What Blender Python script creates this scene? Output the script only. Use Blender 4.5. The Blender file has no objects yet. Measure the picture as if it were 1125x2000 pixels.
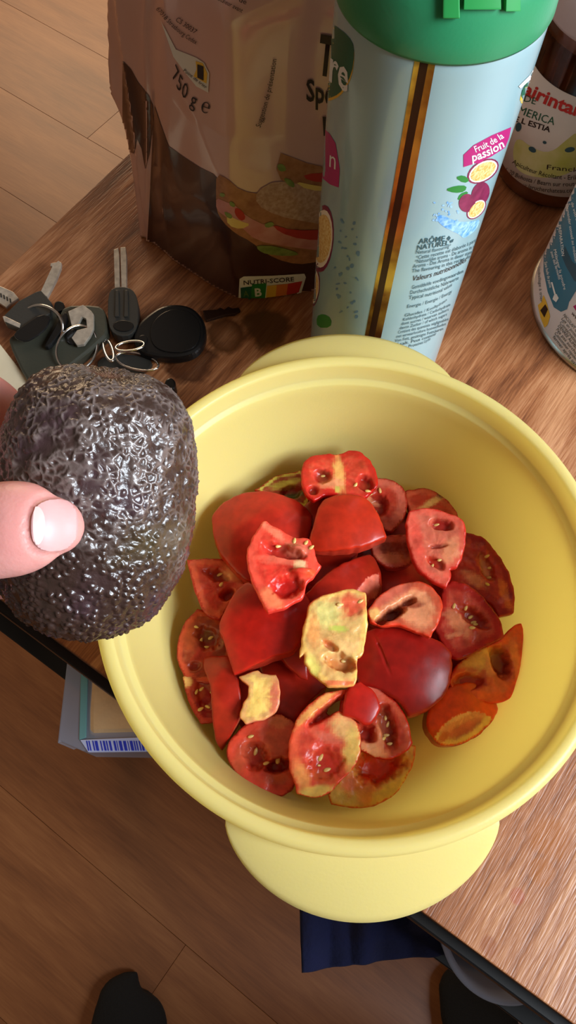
import bpy, bmesh, math, random
import numpy as np
from mathutils import Vector, Matrix, kdtree
from mathutils.bvhtree import BVHTree
from mathutils.geometry import tessellate_polygon
random.seed(7); RNG = np.random.default_rng(11)
S = bpy.context.scene
C = S.collection
# ------------------------------------------------------------------ camera
F_PX = 1500.0; NADIR = (538.0, 1633.0); CAM_H = 0.38; FLOOR_Z = -0.75
_d = np.array([(NADIR[0]-562.5)/F_PX, -(NADIR[1]-1000)/F_PX, -1.0]); _d /= np.linalg.norm(_d)
_Z = -_d; _F = np.array([0, 0, -1.0]); _Y = _F-_Z*(_F@_Z); _Y /= np.linalg.norm(_Y); _X = np.cross(_Y, _Z)
M = np.array([_X, _Y, _Z])
CP = np.array([0, 0, CAM_H])
cam = bpy.data.objects.new('camera', bpy.data.cameras.new('camera')); C.objects.link(cam)
m4 = Matrix([list(M[i])+[CP[i]] for i in range(3)]+[[0, 0, 0, 1]])
cam.matrix_world = m4
cam.data.sensor_fit = 'VERTICAL'; cam.data.sensor_height = 36; cam.data.sensor_width = 20.25
cam.data.lens = 36*F_PX/2000; cam.data.clip_start = 0.01
S.camera = cam
# ------------------------------------------------------------------ world, lights, exposure
w = bpy.data.worlds.new('world'); S.world = w; w.use_nodes = True
w.node_tree.nodes['Background'].inputs[0].default_value = (1.0, 0.76, 0.56, 1)
w.node_tree.nodes['Background'].inputs[1].default_value = 0.19
def area(name, loc, target, size, power, col):
    l = bpy.data.lights.new(name, 'AREA'); l.shape = 'RECTANGLE'; l.size, l.size_y = size; l.energy = power; l.color = col
    o = bpy.data.objects.new(name, l); C.objects.link(o); o.location = loc
    o.rotation_euler = (Vector(target)-Vector(loc)).to_track_quat('-Z', 'Y').to_euler(); return o
area('window_light', (1.22, -0.36, 1.0), (0.0, 0.12, 0.0), (0.8, 0.9), 62, (0.80, 0.90, 1.0))
area('far_window_light', (-0.9, 3.0, 0.7), (-0.5, 1.2, -0.7), (1.2, 1.0), 31, (1.0, 0.70, 0.42))
S.view_settings.view_transform = 'Standard'; S.view_settings.look = 'None'
S.view_settings.gamma = 1; S.view_settings.use_curve_mapping = False
S.view_settings.exposure = 0.0

# ------------------------------------------------------------------ helpers
def ray(x, y):
    r = M@np.array([(x-562.5)/F_PX, -(y-1000)/F_PX, -1.0]); return r
def un(x, y, z=0.0):
    r = ray(x, y); return CP+r*((z-CAM_H)/r[2])
def proj(P):
    q = (np.asarray(P)-CP)@M; return np.stack([562.5-F_PX*q[..., 0]/q[..., 2], 1000+F_PX*q[..., 1]/q[..., 2]], -1)
def lin(c):
    return tuple(((v/255)/12.92 if v/255 <= 0.04045 else ((v/255+0.055)/1.055)**2.4) for v in c)
def empty(name, loc, label, cat, group=None):
    o = bpy.data.objects.new(name, None); C.objects.link(o); o.location = loc; o.empty_display_size = 0.02
    o['label'] = label; o['category'] = cat
    if group: o['group'] = group
    return o
def tag(o, label, cat, group=None):
    o['label'] = label; o['category'] = cat
    if group: o['group'] = group
    return o
def origin_of(p):
    v = Vector((0, 0, 0))
    while p is not None: v += Vector(p.location); p = p.parent
    return v
def mk(name, verts, faces, m, parent=None, smooth=True, loc=None, kind=None, label=None):
    """mesh object from WORLD coordinates"""
    V = np.asarray(verts, float)
    if loc is None and parent is None: loc = (float(V[:, 0].mean()), float(V[:, 1].mean()), float(V[:, 2].min()))
    me = bpy.data.meshes.new(name)
    o = bpy.data.objects.new(name, me); C.objects.link(o)
    if parent is not None:
        org = np.array(origin_of(parent)); o.parent = parent
    else:
        org = np.array(loc, float); o.location = loc
    me.from_pydata((V-org).tolist(), [], faces if isinstance(faces, list) else faces.tolist())
    if smooth: me.polygons.foreach_set('use_smooth', [True]*len(me.polygons))
    me.materials.append(m); me.update()
    if kind: o['kind'] = kind
    if label: o['label'] = label
    return o
def bevel(o, wd, seg=2, ang=30):
    b = o.modifiers.new('b', 'BEVEL'); b.width = wd; b.segments = seg; b.limit_method = 'ANGLE'; b.angle_limit = math.radians(ang)
    return o
def lathe(profile, cx, cy, segs=96, fn=None, close=True):
    V = []; Fc = []
    n = len(profile)
    for i in range(segs):
        a = 2*math.pi*i/segs
        for (r, z) in profile:
            if fn: r, z = fn(a, r, z)
            V.append((cx+r*math.cos(a), cy+r*math.sin(a), z))
    for i in range(segs):
        j = (i+1) % segs
        for k in range(n-1): Fc.append((i*n+k, j*n+k, j*n+k+1, i*n+k+1))
    return V, Fc
def boxv(x0, x1, y0, y1, z0, z1, R=None, o=(0, 0, 0)):
    V = np.array([(x, y, z) for z in (z0, z1) for (x, y) in ((x0, y0), (x1, y0), (x1, y1), (x0, y1))], float)
    if R is not None: V = V@np.array(R).T
    V = V+np.array(o)
    return V, [(0, 3, 2, 1), (4, 5, 6, 7), (0, 1, 5, 4), (1, 2, 6, 5), (2, 3, 7, 6), (3, 0, 4, 7)]
def chaikin(P, it=2, closed=True):
    P = np.asarray(P, float)
    for _ in range(it):
        Q = np.roll(P, -1, 0)
        if closed: P = np.stack([P*.75+Q*.25, P*.25+Q*.75], 1).reshape(-1, 2)
        else:
            Q = Q[:-1]; P0 = P[:-1]; N = np.stack([P0*.75+Q*.25, P0*.25+Q*.75], 1).reshape(-1, P.shape[1]); P = np.vstack([P[:1], N, P[-1:]])
    return P
def spline(P, corner=48, sub=5):
    P = np.asarray(P, float); n = len(P); out = []
    def turn(i):
        a = P[i]-P[i-1]; b = P[(i+1) % n]-P[i]; return abs(math.degrees(math.atan2(a[0]*b[1]-a[1]*b[0], a@b)))
    C_ = [turn(i) > corner for i in range(n)]
    for i in range(n):
        p0, p1, p2, p3 = P[i-1], P[i], P[(i+1) % n], P[(i+2) % n]
        m1 = (p2-p1)*1.0 if C_[i] else (p2-p0)/2; m2 = (p2-p1)*1.0 if C_[(i+1) % n] else (p3-p1)/2
        for k in range(sub):
            t = k/sub; out.append((2*t**3-3*t*t+1)*p1+(t**3-2*t*t+t)*m1+(-2*t**3+3*t*t)*p2+(t**3-t*t)*m2)
    return np.array(out)
def prism_px(name, outline, z0, z1, m, parent=None, smooth=0, bev=0.0004, tilt=None, hole=None):
    """slab whose top outline is at real height z1; outline given where it lies"""
    P = chaikin(outline, smooth) if smooth else np.asarray(outline, float)
    top = np.array([un(x, y, z1) for x, y in P])
    if tilt is not None:
        c = top.mean(0); top[:, 2] += (top[:, 0]-c[0])*tilt[0]+(top[:, 1]-c[1])*tilt[1]
    bot = top.copy(); bot[:, 2] -= (z1-z0)
    n = len(P); V = np.vstack([top, bot])
    tr = tessellate_polygon([[Vector(p) for p in top]])
    Fc = [tuple(range(n)) if hole is None else None]
    Fc = [tuple(t) for t in tr]+[(t[2]+n, t[1]+n, t[0]+n) for t in tr]
    Fc += [(i, i+n, (i+1) % n+n, (i+1) % n) for i in range(n)]
    o = mk(name, V, Fc, m, parent, smooth=False)
    bm = bmesh.new(); bm.from_mesh(o.data); bmesh.ops.recalc_face_normals(bm, faces=bm.faces); bmesh.ops.dissolve_limit(bm, angle_limit=0.02, verts=bm.verts, edges=bm.edges); bm.to_mesh(o.data); bm.free()
    if bev: bevel(o, bev, 2, 40)
    return o
def tube(name, pts, r, m, parent=None, closed=False, segs=10, radii=None):
    P = np.asarray(pts, float); n = len(P); V = []; Fc = []
    T = np.gradient(P, axis=0) if not closed else (np.roll(P, -1, 0)-np.roll(P, 1, 0))
    T /= np.linalg.norm(T, axis=1)[:, None]+1e-12
    up = np.array([0.13, 0.21, 1.0]); up /= np.linalg.norm(up)
    for i in range(n):
        a = np.cross(T[i], up)
        if np.linalg.norm(a) < 1e-3: a = np.cross(T[i], [1, 0, 0])
        a /= np.linalg.norm(a); b = np.cross(T[i], a)
        rr = radii[i] if radii is not None else r
        for k in range(segs):
            th = 2*math.pi*k/segs; V.append(P[i]+rr*(math.cos(th)*a+math.sin(th)*b))
    m_ = n if closed else n-1
    for i in range(m_):
        j = (i+1) % n
        for k in range(segs): Fc.append((i*segs+k, i*segs+(k+1) % segs, j*segs+(k+1) % segs, j*segs+k))
    if not closed: Fc.append(tuple(range(segs))[::-1]); Fc.append(tuple((n-1)*segs+k for k in range(segs)))
    return mk(name, V, Fc, m, parent)
# numpy value noise
_L = RNG.random((32, 32, 32))
def vnoise(P, sc):
    Q = np.asarray(P)*sc; I = np.floor(Q).astype(int); f = Q-I; f = f*f*(3-2*f)
    r = 0
    for dx in (0, 1):
        for dy in (0, 1):
            for dz in (0, 1):
                wgt = (f[..., 0] if dx else 1-f[..., 0])*(f[..., 1] if dy else 1-f[..., 1])*(f[..., 2] if dz else 1-f[..., 2])
                r = r+wgt*_L[(I[..., 0]+dx) % 32, (I[..., 1]+dy) % 32, (I[..., 2]+dz) % 32]
    return r*2-1
def sstep(a, b, x):
    t = np.clip((x-a)/(b-a), 0, 1); return t*t*(3-2*t)

# ------------------------------------------------------------------ materials
def mat(name, col, rough=0.5, metal=0.0, sss=0.0, sssr=(1, .3, .1), sscale=0.004, coat=0.0, noise=None, bump=None, spec=0.5, trans=0.0, alpha=1.0, transl=None, ior=1.45, linc=False):
    m = bpy.data.materials.new(name); m.use_nodes = True; nt = m.node_tree; N = nt.nodes; L = nt.links
    b = N['Principled BSDF']; c = col if linc else lin(col)
    b.inputs['Base Color'].default_value = (*c, 1); b.inputs['Roughness'].default_value = rough; b.inputs['Metallic'].default_value = metal
    b.inputs['Subsurface Weight'].default_value = sss; b.inputs['Subsurface Radius'].default_value = sssr; b.inputs['Subsurface Scale'].default_value = sscale
    b.inputs['Coat Weight'].default_value = coat; b.inputs['Coat Roughness'].default_value = 0.08; b.inputs['Specular IOR Level'].default_value = spec
    b.inputs['Transmission Weight'].default_value = trans; b.inputs['Alpha'].default_value = alpha; b.inputs['IOR'].default_value = ior
    tc = N.new('ShaderNodeTexCoord')
    if noise:  # (scale, second colour, contrast)
        n = N.new('ShaderNodeTexNoise'); n.inputs['Scale'].default_value = noise[0]; n.inputs['Detail'].default_value = 4
        r = N.new('ShaderNodeValToRGB'); r.color_ramp.elements[0].position = 0.5-noise[2]; r.color_ramp.elements[1].position = 0.5+noise[2]
        r.color_ramp.elements[0].color = (*c, 1); r.color_ramp.elements[1].color = (*lin(noise[1]), 1)
        L.new(tc.outputs['Object'], n.inputs['Vector']); L.new(n.outputs['Fac'], r.inputs['Fac']); L.new(r.outputs['Color'], b.inputs['Base Color'])
    if bump:   # (scale, distance)
        n = N.new('ShaderNodeTexNoise'); n.inputs['Scale'].default_value = bump[0]; n.inputs['Detail'].default_value = 3
        bp = N.new('ShaderNodeBump'); bp.inputs['Distance'].default_value = bump[1]; bp.inputs['Strength'].default_value = 1
        L.new(tc.outputs['Object'], n.inputs['Vector']); L.new(n.outputs['Fac'], bp.inputs['Height']); L.new(bp.outputs['Normal'], b.inputs['Normal'])
    if transl:
        t = N.new('ShaderNodeBsdfTranslucent'); t.inputs['Color'].default_value = (*lin(transl[0]), 1)
        mx = N.new('ShaderNodeMixShader'); mx.inputs[0].default_value = transl[1]
        L.new(b.outputs[0], mx.inputs[1]); L.new(t.outputs[0], mx.inputs[2]); L.new(mx.outputs[0], N['Material Output'].inputs['Surface'])
    return m
def wood(name, cols, angle, fine=1.0, rough=0.45, origin=(0, 0), stains=None, streak=(14, 180), bumpd=0.0003, rand=False, wts=(.45, .35, .20), spread=.14):
    """grain along world angle (deg); cols = dark, mid, light"""
    m = bpy.data.materials.new(name); m.use_nodes = True; nt = m.node_tree; N = nt.nodes; L = nt.links; b = N['Principled BSDF']
    g = N.new('ShaderNodeNewGeometry'); mp = N.new('ShaderNodeMapping'); mp.vector_type = 'TEXTURE'
    mp.inputs['Rotation'].default_value = (0, 0, math.radians(angle)); L.new(g.outputs['Position'], mp.inputs['Vector'])
    src = mp.outputs['Vector']
    if rand:
        oi = N.new('ShaderNodeObjectInfo'); ad = N.new('ShaderNodeVectorMath'); ad.operation = 'ADD'
        mu = N.new('ShaderNodeVectorMath'); mu.operation = 'SCALE'; mu.inputs['Scale'].default_value = 9.0
        cb = N.new('ShaderNodeCombineXYZ'); L.new(oi.outputs['Random'], cb.inputs[0]); L.new(oi.outputs['Random'], cb.inputs[2]); L.new(cb.outputs[0], mu.inputs[0])
        L.new(src, ad.inputs[0]); L.new(mu.outputs[0], ad.inputs[1]); src = ad.outputs[0]
    def nz(sx, sy, det, dist=0.0):
        q = N.new('ShaderNodeMapping'); q.inputs['Scale'].default_value = (sx, sy, 1)
        n = N.new('ShaderNodeTexNoise'); n.inputs['Scale'].default_value = 1; n.inputs['Detail'].default_value = det; n.inputs['Distortion'].default_value = dist
        n.inputs['Roughness'].default_value = 0.6
        L.new(src, q.inputs['Vector']); L.new(q.outputs[0], n.inputs['Vector']); return n.outputs['Fac']
    a = nz(streak[0]*fine, streak[1]*fine, 5, 0.6); c = nz(6*fine, 22*fine, 3, 1.2); f = nz(60*fine, 900*fine, 2)
    def mathn(op, x, y):
        q = N.new('ShaderNodeMath'); q.operation = op
        for i, v in enumerate((x, y)):
            if isinstance(v, (int, float)): q.inputs[i].default_value = v
            else: L.new(v, q.inputs[i])
        return q.outputs[0]
    s = mathn('ADD', mathn('MULTIPLY', a, wts[0]), mathn('ADD', mathn('MULTIPLY', c, wts[1]), mathn('MULTIPLY', f, wts[2])))
    r = N.new('ShaderNodeValToRGB'); e = r.color_ramp.elements
    e[0].position = 0.5-spread; e[0].color = (*lin(cols[0]), 1); e[1].position = 0.5+spread; e[1].color = (*lin(cols[2]), 1)
    k = e.new(0.5); k.color = (*lin(cols[1]), 1)
    L.new(s, r.inputs['Fac']); out = r.outputs['Color']
    for (px, py, rad, col, amt, ring) in (stains or []):
        v = N.new('ShaderNodeVectorMath'); v.operation = 'DISTANCE'; v.inputs[1].default_value = (px, py, 0); L.new(g.outputs['Position'], v.inputs[0])
        n = N.new('ShaderNodeTexNoise'); n.inputs['Scale'].default_value = 90; n.inputs['Detail'].default_value = 4; L.new(g.outputs['Position'], n.inputs['Vector'])
        dd = mathn('ADD', v.outputs['Value'], mathn('MULTIPLY', mathn('SUBTRACT', n.outputs['Fac'], 0.5), rad*0.9))
        rr = N.new('ShaderNodeValToRGB'); q = rr.color_ramp.elements
        q[0].position = 0; q[0].color = (amt*(0.5 if ring else 1),)*3+(1,); q[1].position = 1; q[1].color = (0, 0, 0, 1)
        z = q.new(0.72); z.color = (amt,)*3+(1,)
        L.new(mathn('DIVIDE', dd, rad), rr.inputs['Fac'])
        mx = N.new('ShaderNodeMix'); mx.data_type = 'RGBA'; L.new(rr.outputs['Color'], mx.inputs[0]); L.new(out, mx.inputs[6]); mx.inputs[7].default_value = (*lin(col), 1); out = mx.outputs[2]
    L.new(out, b.inputs['Base Color']); b.inputs['Roughness'].default_value = rough
    bp = N.new('ShaderNodeBump'); bp.inputs['Distance'].default_value = bumpd; L.new(s, bp.inputs['Height']); L.new(bp.outputs[0], b.inputs['Normal'])
    return m
M_table = wood('varnished_plywood', ((94, 50, 27), (148, 92, 56), (186, 132, 92)), 56, 1.0, 0.36, streak=(12, 105), bumpd=0.0008, wts=(.38, .36, .26), spread=.12,
               stains=[(*un(372, 705)[:2], 0.017, (74, 38, 18), 0.95, True), (*un(440, 655)[:2], 0.014, (84, 46, 18), 0.95, True), (*un(520, 640)[:2], 0.016, (78, 46, 20), 0.85, False), (*un(10, 640)[:2], 0.008, (100, 50, 25), .7, False),
                       (*un(1075, 1640)[:2], 0.010, (150, 88, 40), .75, False), (*un(1055, 1700)[:2], 0.007, (150, 88, 40), .75, False), (*un(955, 1850)[:2], 0.005, (135, 75, 40), .8, False), (*un(1010, 1750)[:2], 0.004, (150, 70, 45), .6, False)])
M_tedge = wood('plywood_edge', ((70, 42, 26), (112, 72, 46), (150, 105, 72)), -34, 1.5, 0.6)
M_floor = wood('laminate', ((112, 66, 36), (136, 84, 47), (156, 102, 60)), -34, 0.42, 0.42, streak=(7, 60), bumpd=0.0002, rand=True)
M_black = mat('black_metal', (22, 20, 20), 0.4)
M_bowl = mat('yellow_plastic', (247, 231, 156), 0.32, sss=0.3, sssr=(1, .8, .4), sscale=0.004, transl=((251, 238, 164), 0.52), bump=(900, 0.00005))
M_cardpaper = mat('cream_card', (214, 200, 170), 0.6, noise=(40, (200, 186, 156), 0.2))
M_keyplast = mat('key_plastic', (44, 43, 40), 0.42, bump=(900, 0.00006))
M_fob = mat('fob_plastic', (14, 14, 15), 0.3, bump=(1500, 0.00004))
M_tagp = mat('tag_leather', (56, 56, 46), 0.45, bump=(700, 0.00008))
M_steel = mat('key_steel', (214, 204, 188), 0.36, 0.6, noise=(300, (160, 150, 138), 0.3))
M_ring = mat('ring_steel', (206, 204, 204), 0.18, 1.0)
M_can = mat('can_print', (154, 184, 184), 0.26, coat=0.5, noise=(14, (148, 178, 186), 0.3))
M_cap = mat('green_cap', (48, 138, 92), 0.34, sss=0.1, sssr=(.1, 1, .4), bump=(800, 0.00004))
M_captab = mat('green_tab', (44, 144, 72), 0.34)
M_bag = mat('bag_film', (216, 176, 168), 0.24, coat=0.8, noise=(9, (192, 146, 128), 0.3))
M_bagbrown = mat('bag_brown_print', (72, 38, 26), 0.30, coat=0.6, noise=(25, (50, 27, 19), 0.3))
M_white = mat('white_print', (226, 226, 222), 0.45)
M_paper = mat('label_paper', (222, 216, 206), 0.55, noise=(30, (210, 204, 192), 0.3))
M_dark = mat('dark_ink', (40, 26, 22), 0.45)
M_tealink = mat('teal_ink', (48, 84, 92), 0.45)
M_greenink = mat('dark_green_print', (14, 92, 66), 0.4)
M_mag = mat('magenta_print', (176, 30, 108), 0.4)
M_gold = mat('bare_gold_metal', (196, 166, 84), 0.25, 0.9, noise=(60, (120, 78, 40), 0.12))
M_seam = mat('seam_dark', (52, 30, 20), 0.3, 0.5)
M_leaf = mat('leaf_print', (40, 128, 52), 0.45)
M_maroon = mat('maroon_print', (110, 22, 62), 0.35, noise=(300, (140, 40, 80), 0.2))
M_pulp = mat('pulp_print', (214, 160, 70), 0.45, noise=(900, (240, 214, 150), 0.12))
M_pith = mat('pith_print', (240, 226, 206), 0.45)
M_blue = mat('blue_print', (84, 150, 214), 0.4, noise=(500, (170, 210, 236), 0.15))
M_drop = mat('droplet_print', (104, 142, 170), 0.3)
M_yel = mat('yellow_print', (226, 180, 60), 0.45)
M_bread = mat('bread_print', (178, 126, 84), 0.45, noise=(260, (150, 98, 60), 0.2))
M_crumb = mat('crumb_print', (196, 164, 140), 0.45, noise=(500, (168, 132, 106), 0.15))
M_ham = mat('ham_print', (206, 150, 140), 0.45, noise=(120, (190, 120, 112), 0.2))
M_tomp = mat('tomato_print', (182, 52, 40), 0.45)
M_salad = mat('salad_print', (104, 128, 56), 0.45, noise=(200, (140, 156, 80), 0.2))
M_egg = mat('egg_print', (222, 196, 110), 0.45)
M_orange = mat('orange_print', (214, 120, 50), 0.45)
M_red = mat('red_print', (192, 48, 44), 0.45)
M_teal = mat('teal_print', (22, 112, 140), 0.35, coat=0.4)
M_teald = mat('dark_teal_print', (18, 78, 96), 0.35, coat=0.4)
M_tin = mat('tin_white', (216, 212, 214), 0.32, coat=0.4)
M_tinrim = mat('tin_rim', (180, 176, 166), 0.3, 1.0)
M_honey = mat('honey', (150, 78, 24), 0.2, noise=(24, (110, 52, 16), 0.3), coat=0.5)
M_glass = mat('jar_glass', (235, 225, 210), 0.05, trans=1.0)
M_lid = mat('frosted_lid', (206, 200, 200), 0.5, transl=((230, 222, 220), 0.3))
M_seed = mat('tomato_seed', (216, 176, 104), 0.3, sss=0.3, sssr=(1, .7, .3), sscale=0.002)
M_sock = mat('black_sock', (14, 12, 12), 0.9, bump=(400, 0.001))
M_cloth = mat('navy_cloth', (16, 20, 60), 0.95, noise=(30, (11, 14, 44), 0.3), bump=(300, 0.0008))
M_clear = mat('clear_plastic', (190, 196, 214), 0.25, alpha=0.45, transl=((200, 205, 225), 0.3))
M_cheese = mat('peach_slices', (224, 186, 138), 0.5, noise=(30, (206, 160, 112), 0.3), bump=(60, 0.002))
M_barcode = mat('barcode_blue', (48, 62, 190), 0.4)
M_barwhite = mat('barcode_ground', (196, 202, 236), 0.4)

# ------------------------------------------------------------------ floor
E = np.array([0.8290, -0.5592, 0]); Nn = np.array([0.5592, 0.8290, 0])   # along planks / across planks
R2 = np.array([[E[0], Nn[0], 0], [E[1], Nn[1], 0], [0, 0, 1]])
V, Fc = boxv(-3.2, 2.6, -1.6, 3.4, FLOOR_Z-0.03, FLOOR_Z-0.012, R2)
floor = mk('floor', V, Fc, mat('underlay', (110, 76, 48), 0.8), smooth=False, loc=(0, 0, FLOOR_Z-0.03)); floor['kind'] = 'structure'
PW = 0.197; joints = {4: -1.067}
for r in range(-7, 15):
    v0 = 0.813-4*PW+r*PW
    off = joints.get(r, -1.067+((r-4)*0.47) % 1.29)
    u = off-1.29*math.ceil((off+2.4)/1.29)
    while u < 2.2:
        V, Fc = boxv(u+0.0002, u+1.29-0.0002, v0+0.0002, v0+PW-0.0002, FLOOR_Z-0.012, FLOOR_Z, R2)
        bevel(mk('plank', V, Fc, M_floor, floor, smooth=False), 0.0004, 1)
        u += 1.29
# ------------------------------------------------------------------ table
a1 = un(830, 1785)[:2]; a2 = un(190, 1310)[:2]; b1 = un(0, 555)[:2]; b2 = un(270, 312)[:2]
e1 = (a1-a2)/np.linalg.norm(a1-a2)                      # along the near edge, to the right
n1 = np.array([-e1[1], e1[0]])                          # away from the near edge, into the table
A_ = np.array([e1, -(b2-b1)]).T; t_ = np.linalg.solve(A_, b1-a2); corner = a2+e1*t_[0]
b3 = un(135, 433)[:2]
TL, TW = 1.30, 0.74
RT = np.array([[e1[0], n1[0], 0], [e1[1], n1[1], 0], [0, 0, 1]])
def T(u, v, z): return np.array([corner[0]+e1[0]*u+n1[0]*v, corner[1]+e1[1]*u+n1[1]*v, z])
table = empty('table', (*T(0.65, 0.37, FLOOR_Z)[:2], FLOOR_Z), 'worn varnished plywood table carrying the yellow bowl, black rail under its edge', 'table')
V, Fc = boxv(0, TL, 0, TW, -0.0175, -0.0012, RT, (*corner, 0)); mk('board_core', V, Fc, M_tedge, table, smooth=False)
V, Fc = boxv(0, TL, 0, TW, -0.0012, 0.0, RT, (*corner, 0)); bevel(mk('board_veneer', V, Fc, M_table, table, smooth=False), 0.0008, 2)
for (u0, u1, v0, v1) in ((0.004, TL-0.01, -0.005, 0.02), (0.02, TL-0.02, TW-0.05, TW-0.03)):
    V, Fc = boxv(u0, u1, v0, v1, -0.05, -0.0195, RT, (*corner, 0)); bevel(mk('rail', V, Fc, M_black, table, smooth=False), 0.001)
for v in (0.10, 0.55):
    V, Fc = boxv(0.03, 0.05, v-0.07, v+0.09, -0.05, -0.0195, RT, (*corner, 0)); mk('cross_rail', V, Fc, M_black, table, smooth=False)
V, Fc = boxv(0.0, TL, -0.013, TW-0.03, -0.262, -0.250, RT, (*corner, 0)); bevel(mk('shelf', V, Fc, M_black, table, smooth=False), 0.001)
for (u, v) in ((0.015, 0.0), (TL-0.05, 0.0), (0.015, TW-0.06), (TL-0.05, TW-0.06)):
    V, Fc = boxv(u, u+0.03, v, v+0.03, FLOOR_Z, -0.0195, RT, (*corner, 0)); mk('leg', V, Fc, M_black, table, smooth=False)

# ------------------------------------------------------------------ bowl
RZ = 0.095
_l = un(187, 1262, RZ); _t = un(650, 690, RZ); _b = un(700, 1676, RZ)
BR = 0.1015; BX, BY = _l[0]+BR-0.0045, (_t[1]+_b[1])/2
prof_in = [(0.0, 0.0045), (0.03, 0.0045), (0.055, 0.0052), (0.066, 0.0075), (0.074, 0.0125), (0.0795, 0.020), (0.0835, 0.032), (0.0868, 0.048), (0.0898, 0.066), (0.0916, 0.078), (0.0922, 0.0838), (0.0926, 0.0848), (0.0944, 0.0856), (0.0949, 0.0864), (0.0955, 0.0940), (0.0958, 0.0950), (0.0966, 0.0956)]
prof_out = [(0.0985, 0.0960), (0.1003, 0.0954), (0.1014, 0.0938), (0.1016, 0.0915), (0.1012, 0.0885), (0.1003, 0.0872), (0.0975, 0.0868), (0.0948, 0.0858), (0.0938, 0.080), (0.0918, 0.066), (0.0888, 0.048), (0.0856, 0.032), (0.0815, 0.019), (0.0755, 0.0098), (0.067, 0.0045), (0.064, 0.0022), (0.062, 0.0004), (0.058, 0.0004), (0.057, 0.0018), (0.03, 0.002), (0.0, 0.002)]
bowl = empty('salad_bowl', (BX, BY, 0), 'translucent yellow plastic bowl with two grip tabs, full of cut tomato', 'bowl')
V, Fc = lathe(prof_in+prof_out, BX, BY, 180)
ob = mk('bowl_body', V, Fc, M_bowl, bowl)
def handle(sgn, ext, half):
    V = []; Fc = []; na, nr = 60, 10
    for side in (0, 1):
        for i in range(na+1):
            s = -1+2*i/na; a = s*half
            e = ext*max(0.0, math.cos(s*math.pi/2))**0.62
            for k in range(nr+1):
                t = k/nr; r = 0.0995+e*t
                z = 0.0895-(0.014 if sgn < 0 else 0.005)*t**1.4*(e/ext)**1.2-(0.0018 if side else 0)*(1-0.25*t)
                if k == nr: z += (-0.0004 if side == 0 else 0.0004)
                a2_ = a-sgn*math.radians(2.2)+(math.radians(0) if sgn < 0 else 0); V.append((BX+r*math.sin(a2_ if sgn > 0 else a+math.radians(2.2)), BY+sgn*r*math.cos(a2_ if sgn > 0 else a+math.radians(2.2)), z))
    n1_ = (na+1)*(nr+1)
    for i in range(na):
        for k in range(nr):
            q = i*(nr+1)+k; Fc.append((q, q+1, q+nr+2, q+nr+1)); Fc.append((n1_+q, n1_+q+nr+1, n1_+q+nr+2, n1_+q+1))
        q = i*(nr+1)+nr; Fc.append((q, q+n1_, q+nr+1+n1_, q+nr+1))
    return mk('grip_tab', V, Fc, M_bowl, bowl)
handle(-1, un(705, 1650, 0.08)[1]-un(705, 1812, 0.08)[1]-0.003, math.radians(29))
handle(1, 0.0205, math.radians(29))
def bowl_floor(x, y):
    r = math.hypot(x-BX, y-BY); P = prof_in
    for (r0, z0), (r1, z1) in zip(P, P[1:]):
        if r0 <= r <= r1 and r1 > r0: return z0+(z1-z0)*(r-r0)/(r1-r0)
    return 0.0045 if r < .05 else 0.09

# ------------------------------------------------------------------ surface nets
def surfnet(Fv, org, h):
    nx, ny, nz = Fv.shape; ins = Fv < 0
    c = np.zeros((nx-1, ny-1, nz-1), int)
    offs = [(i, j, k) for i in (0, 1) for j in (0, 1) for k in (0, 1)]
    def sl(a, o): return a[o[0]:nx-1+o[0], o[1]:ny-1+o[1], o[2]:nz-1+o[2]]
    for o in offs: c += sl(ins, o)
    act = (c > 0) & (c < 8); idx = -np.ones(act.shape, int); I = np.argwhere(act); idx[act] = np.arange(len(I))
    acc = np.zeros((len(I), 3)); cnt = np.zeros(len(I))
    vals = {o: sl(Fv, o)[act] for o in offs}
    for o in offs:
        for ax in range(3):
            if o[ax]: continue
            p = list(o); p[ax] = 1; p = tuple(p); f0, f1 = vals[o], vals[p]; cr = (f0 < 0) != (f1 < 0)
            t = np.where(cr, f0/np.where(cr, f0-f1, 1), 0); q = np.array([o]*len(I), float); q[:, ax] += t
            acc += q*cr[:, None]; cnt += cr
    V = org+(I+acc/cnt[:, None])*h
    Q = []
    for ax in range(3):
        a, b = [(1, 2), (2, 0), (0, 1)][ax]
        s0 = [slice(0, None)]*3; s1 = [slice(0, None)]*3; s0[ax] = slice(0, -1); s1[ax] = slice(1, None)
        f0, f1 = ins[tuple(s0)], ins[tuple(s1)]; E_ = np.argwhere(f0 != f1)
        ok = (E_[:, a] > 0) & (E_[:, b] > 0) & (E_[:, a] < Fv.shape[a]-1) & (E_[:, b] < Fv.shape[b]-1); E_ = E_[ok]
        inn = f0[tuple(E_.T)]
        def g(da, db):
            P = E_.copy(); P[:, a] -= da; P[:, b] -= db; return idx[tuple(P.T)]
        q = np.stack([g(1, 1), g(0, 1), g(0, 0), g(1, 0)], 1); q[~inn] = q[~inn][:, ::-1]; Q.append(q)
    return V, np.vstack(Q)
def poly_sdf(P, X, Y):
    d = np.full(X.shape, 1e9); s = np.ones(X.shape); n = len(P)
    for i in range(n):
        a = P[i]; b = P[i-1]; ex, ey = b[0]-a[0], b[1]-a[1]; wx, wy = X-a[0], Y-a[1]
        t = np.clip((wx*ex+wy*ey)/(ex*ex+ey*ey+1e-18), 0, 1); dx, dy = wx-ex*t, wy-ey*t; d = np.minimum(d, dx*dx+dy*dy)
        c1 = Y >= a[1]; c2 = Y < b[1]; c3 = ex*wy > ey*wx
        s = np.where((c1 & c2 & c3) | (~c1 & ~c2 & ~c3), -s, s)
    return s*np.sqrt(d)
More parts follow.
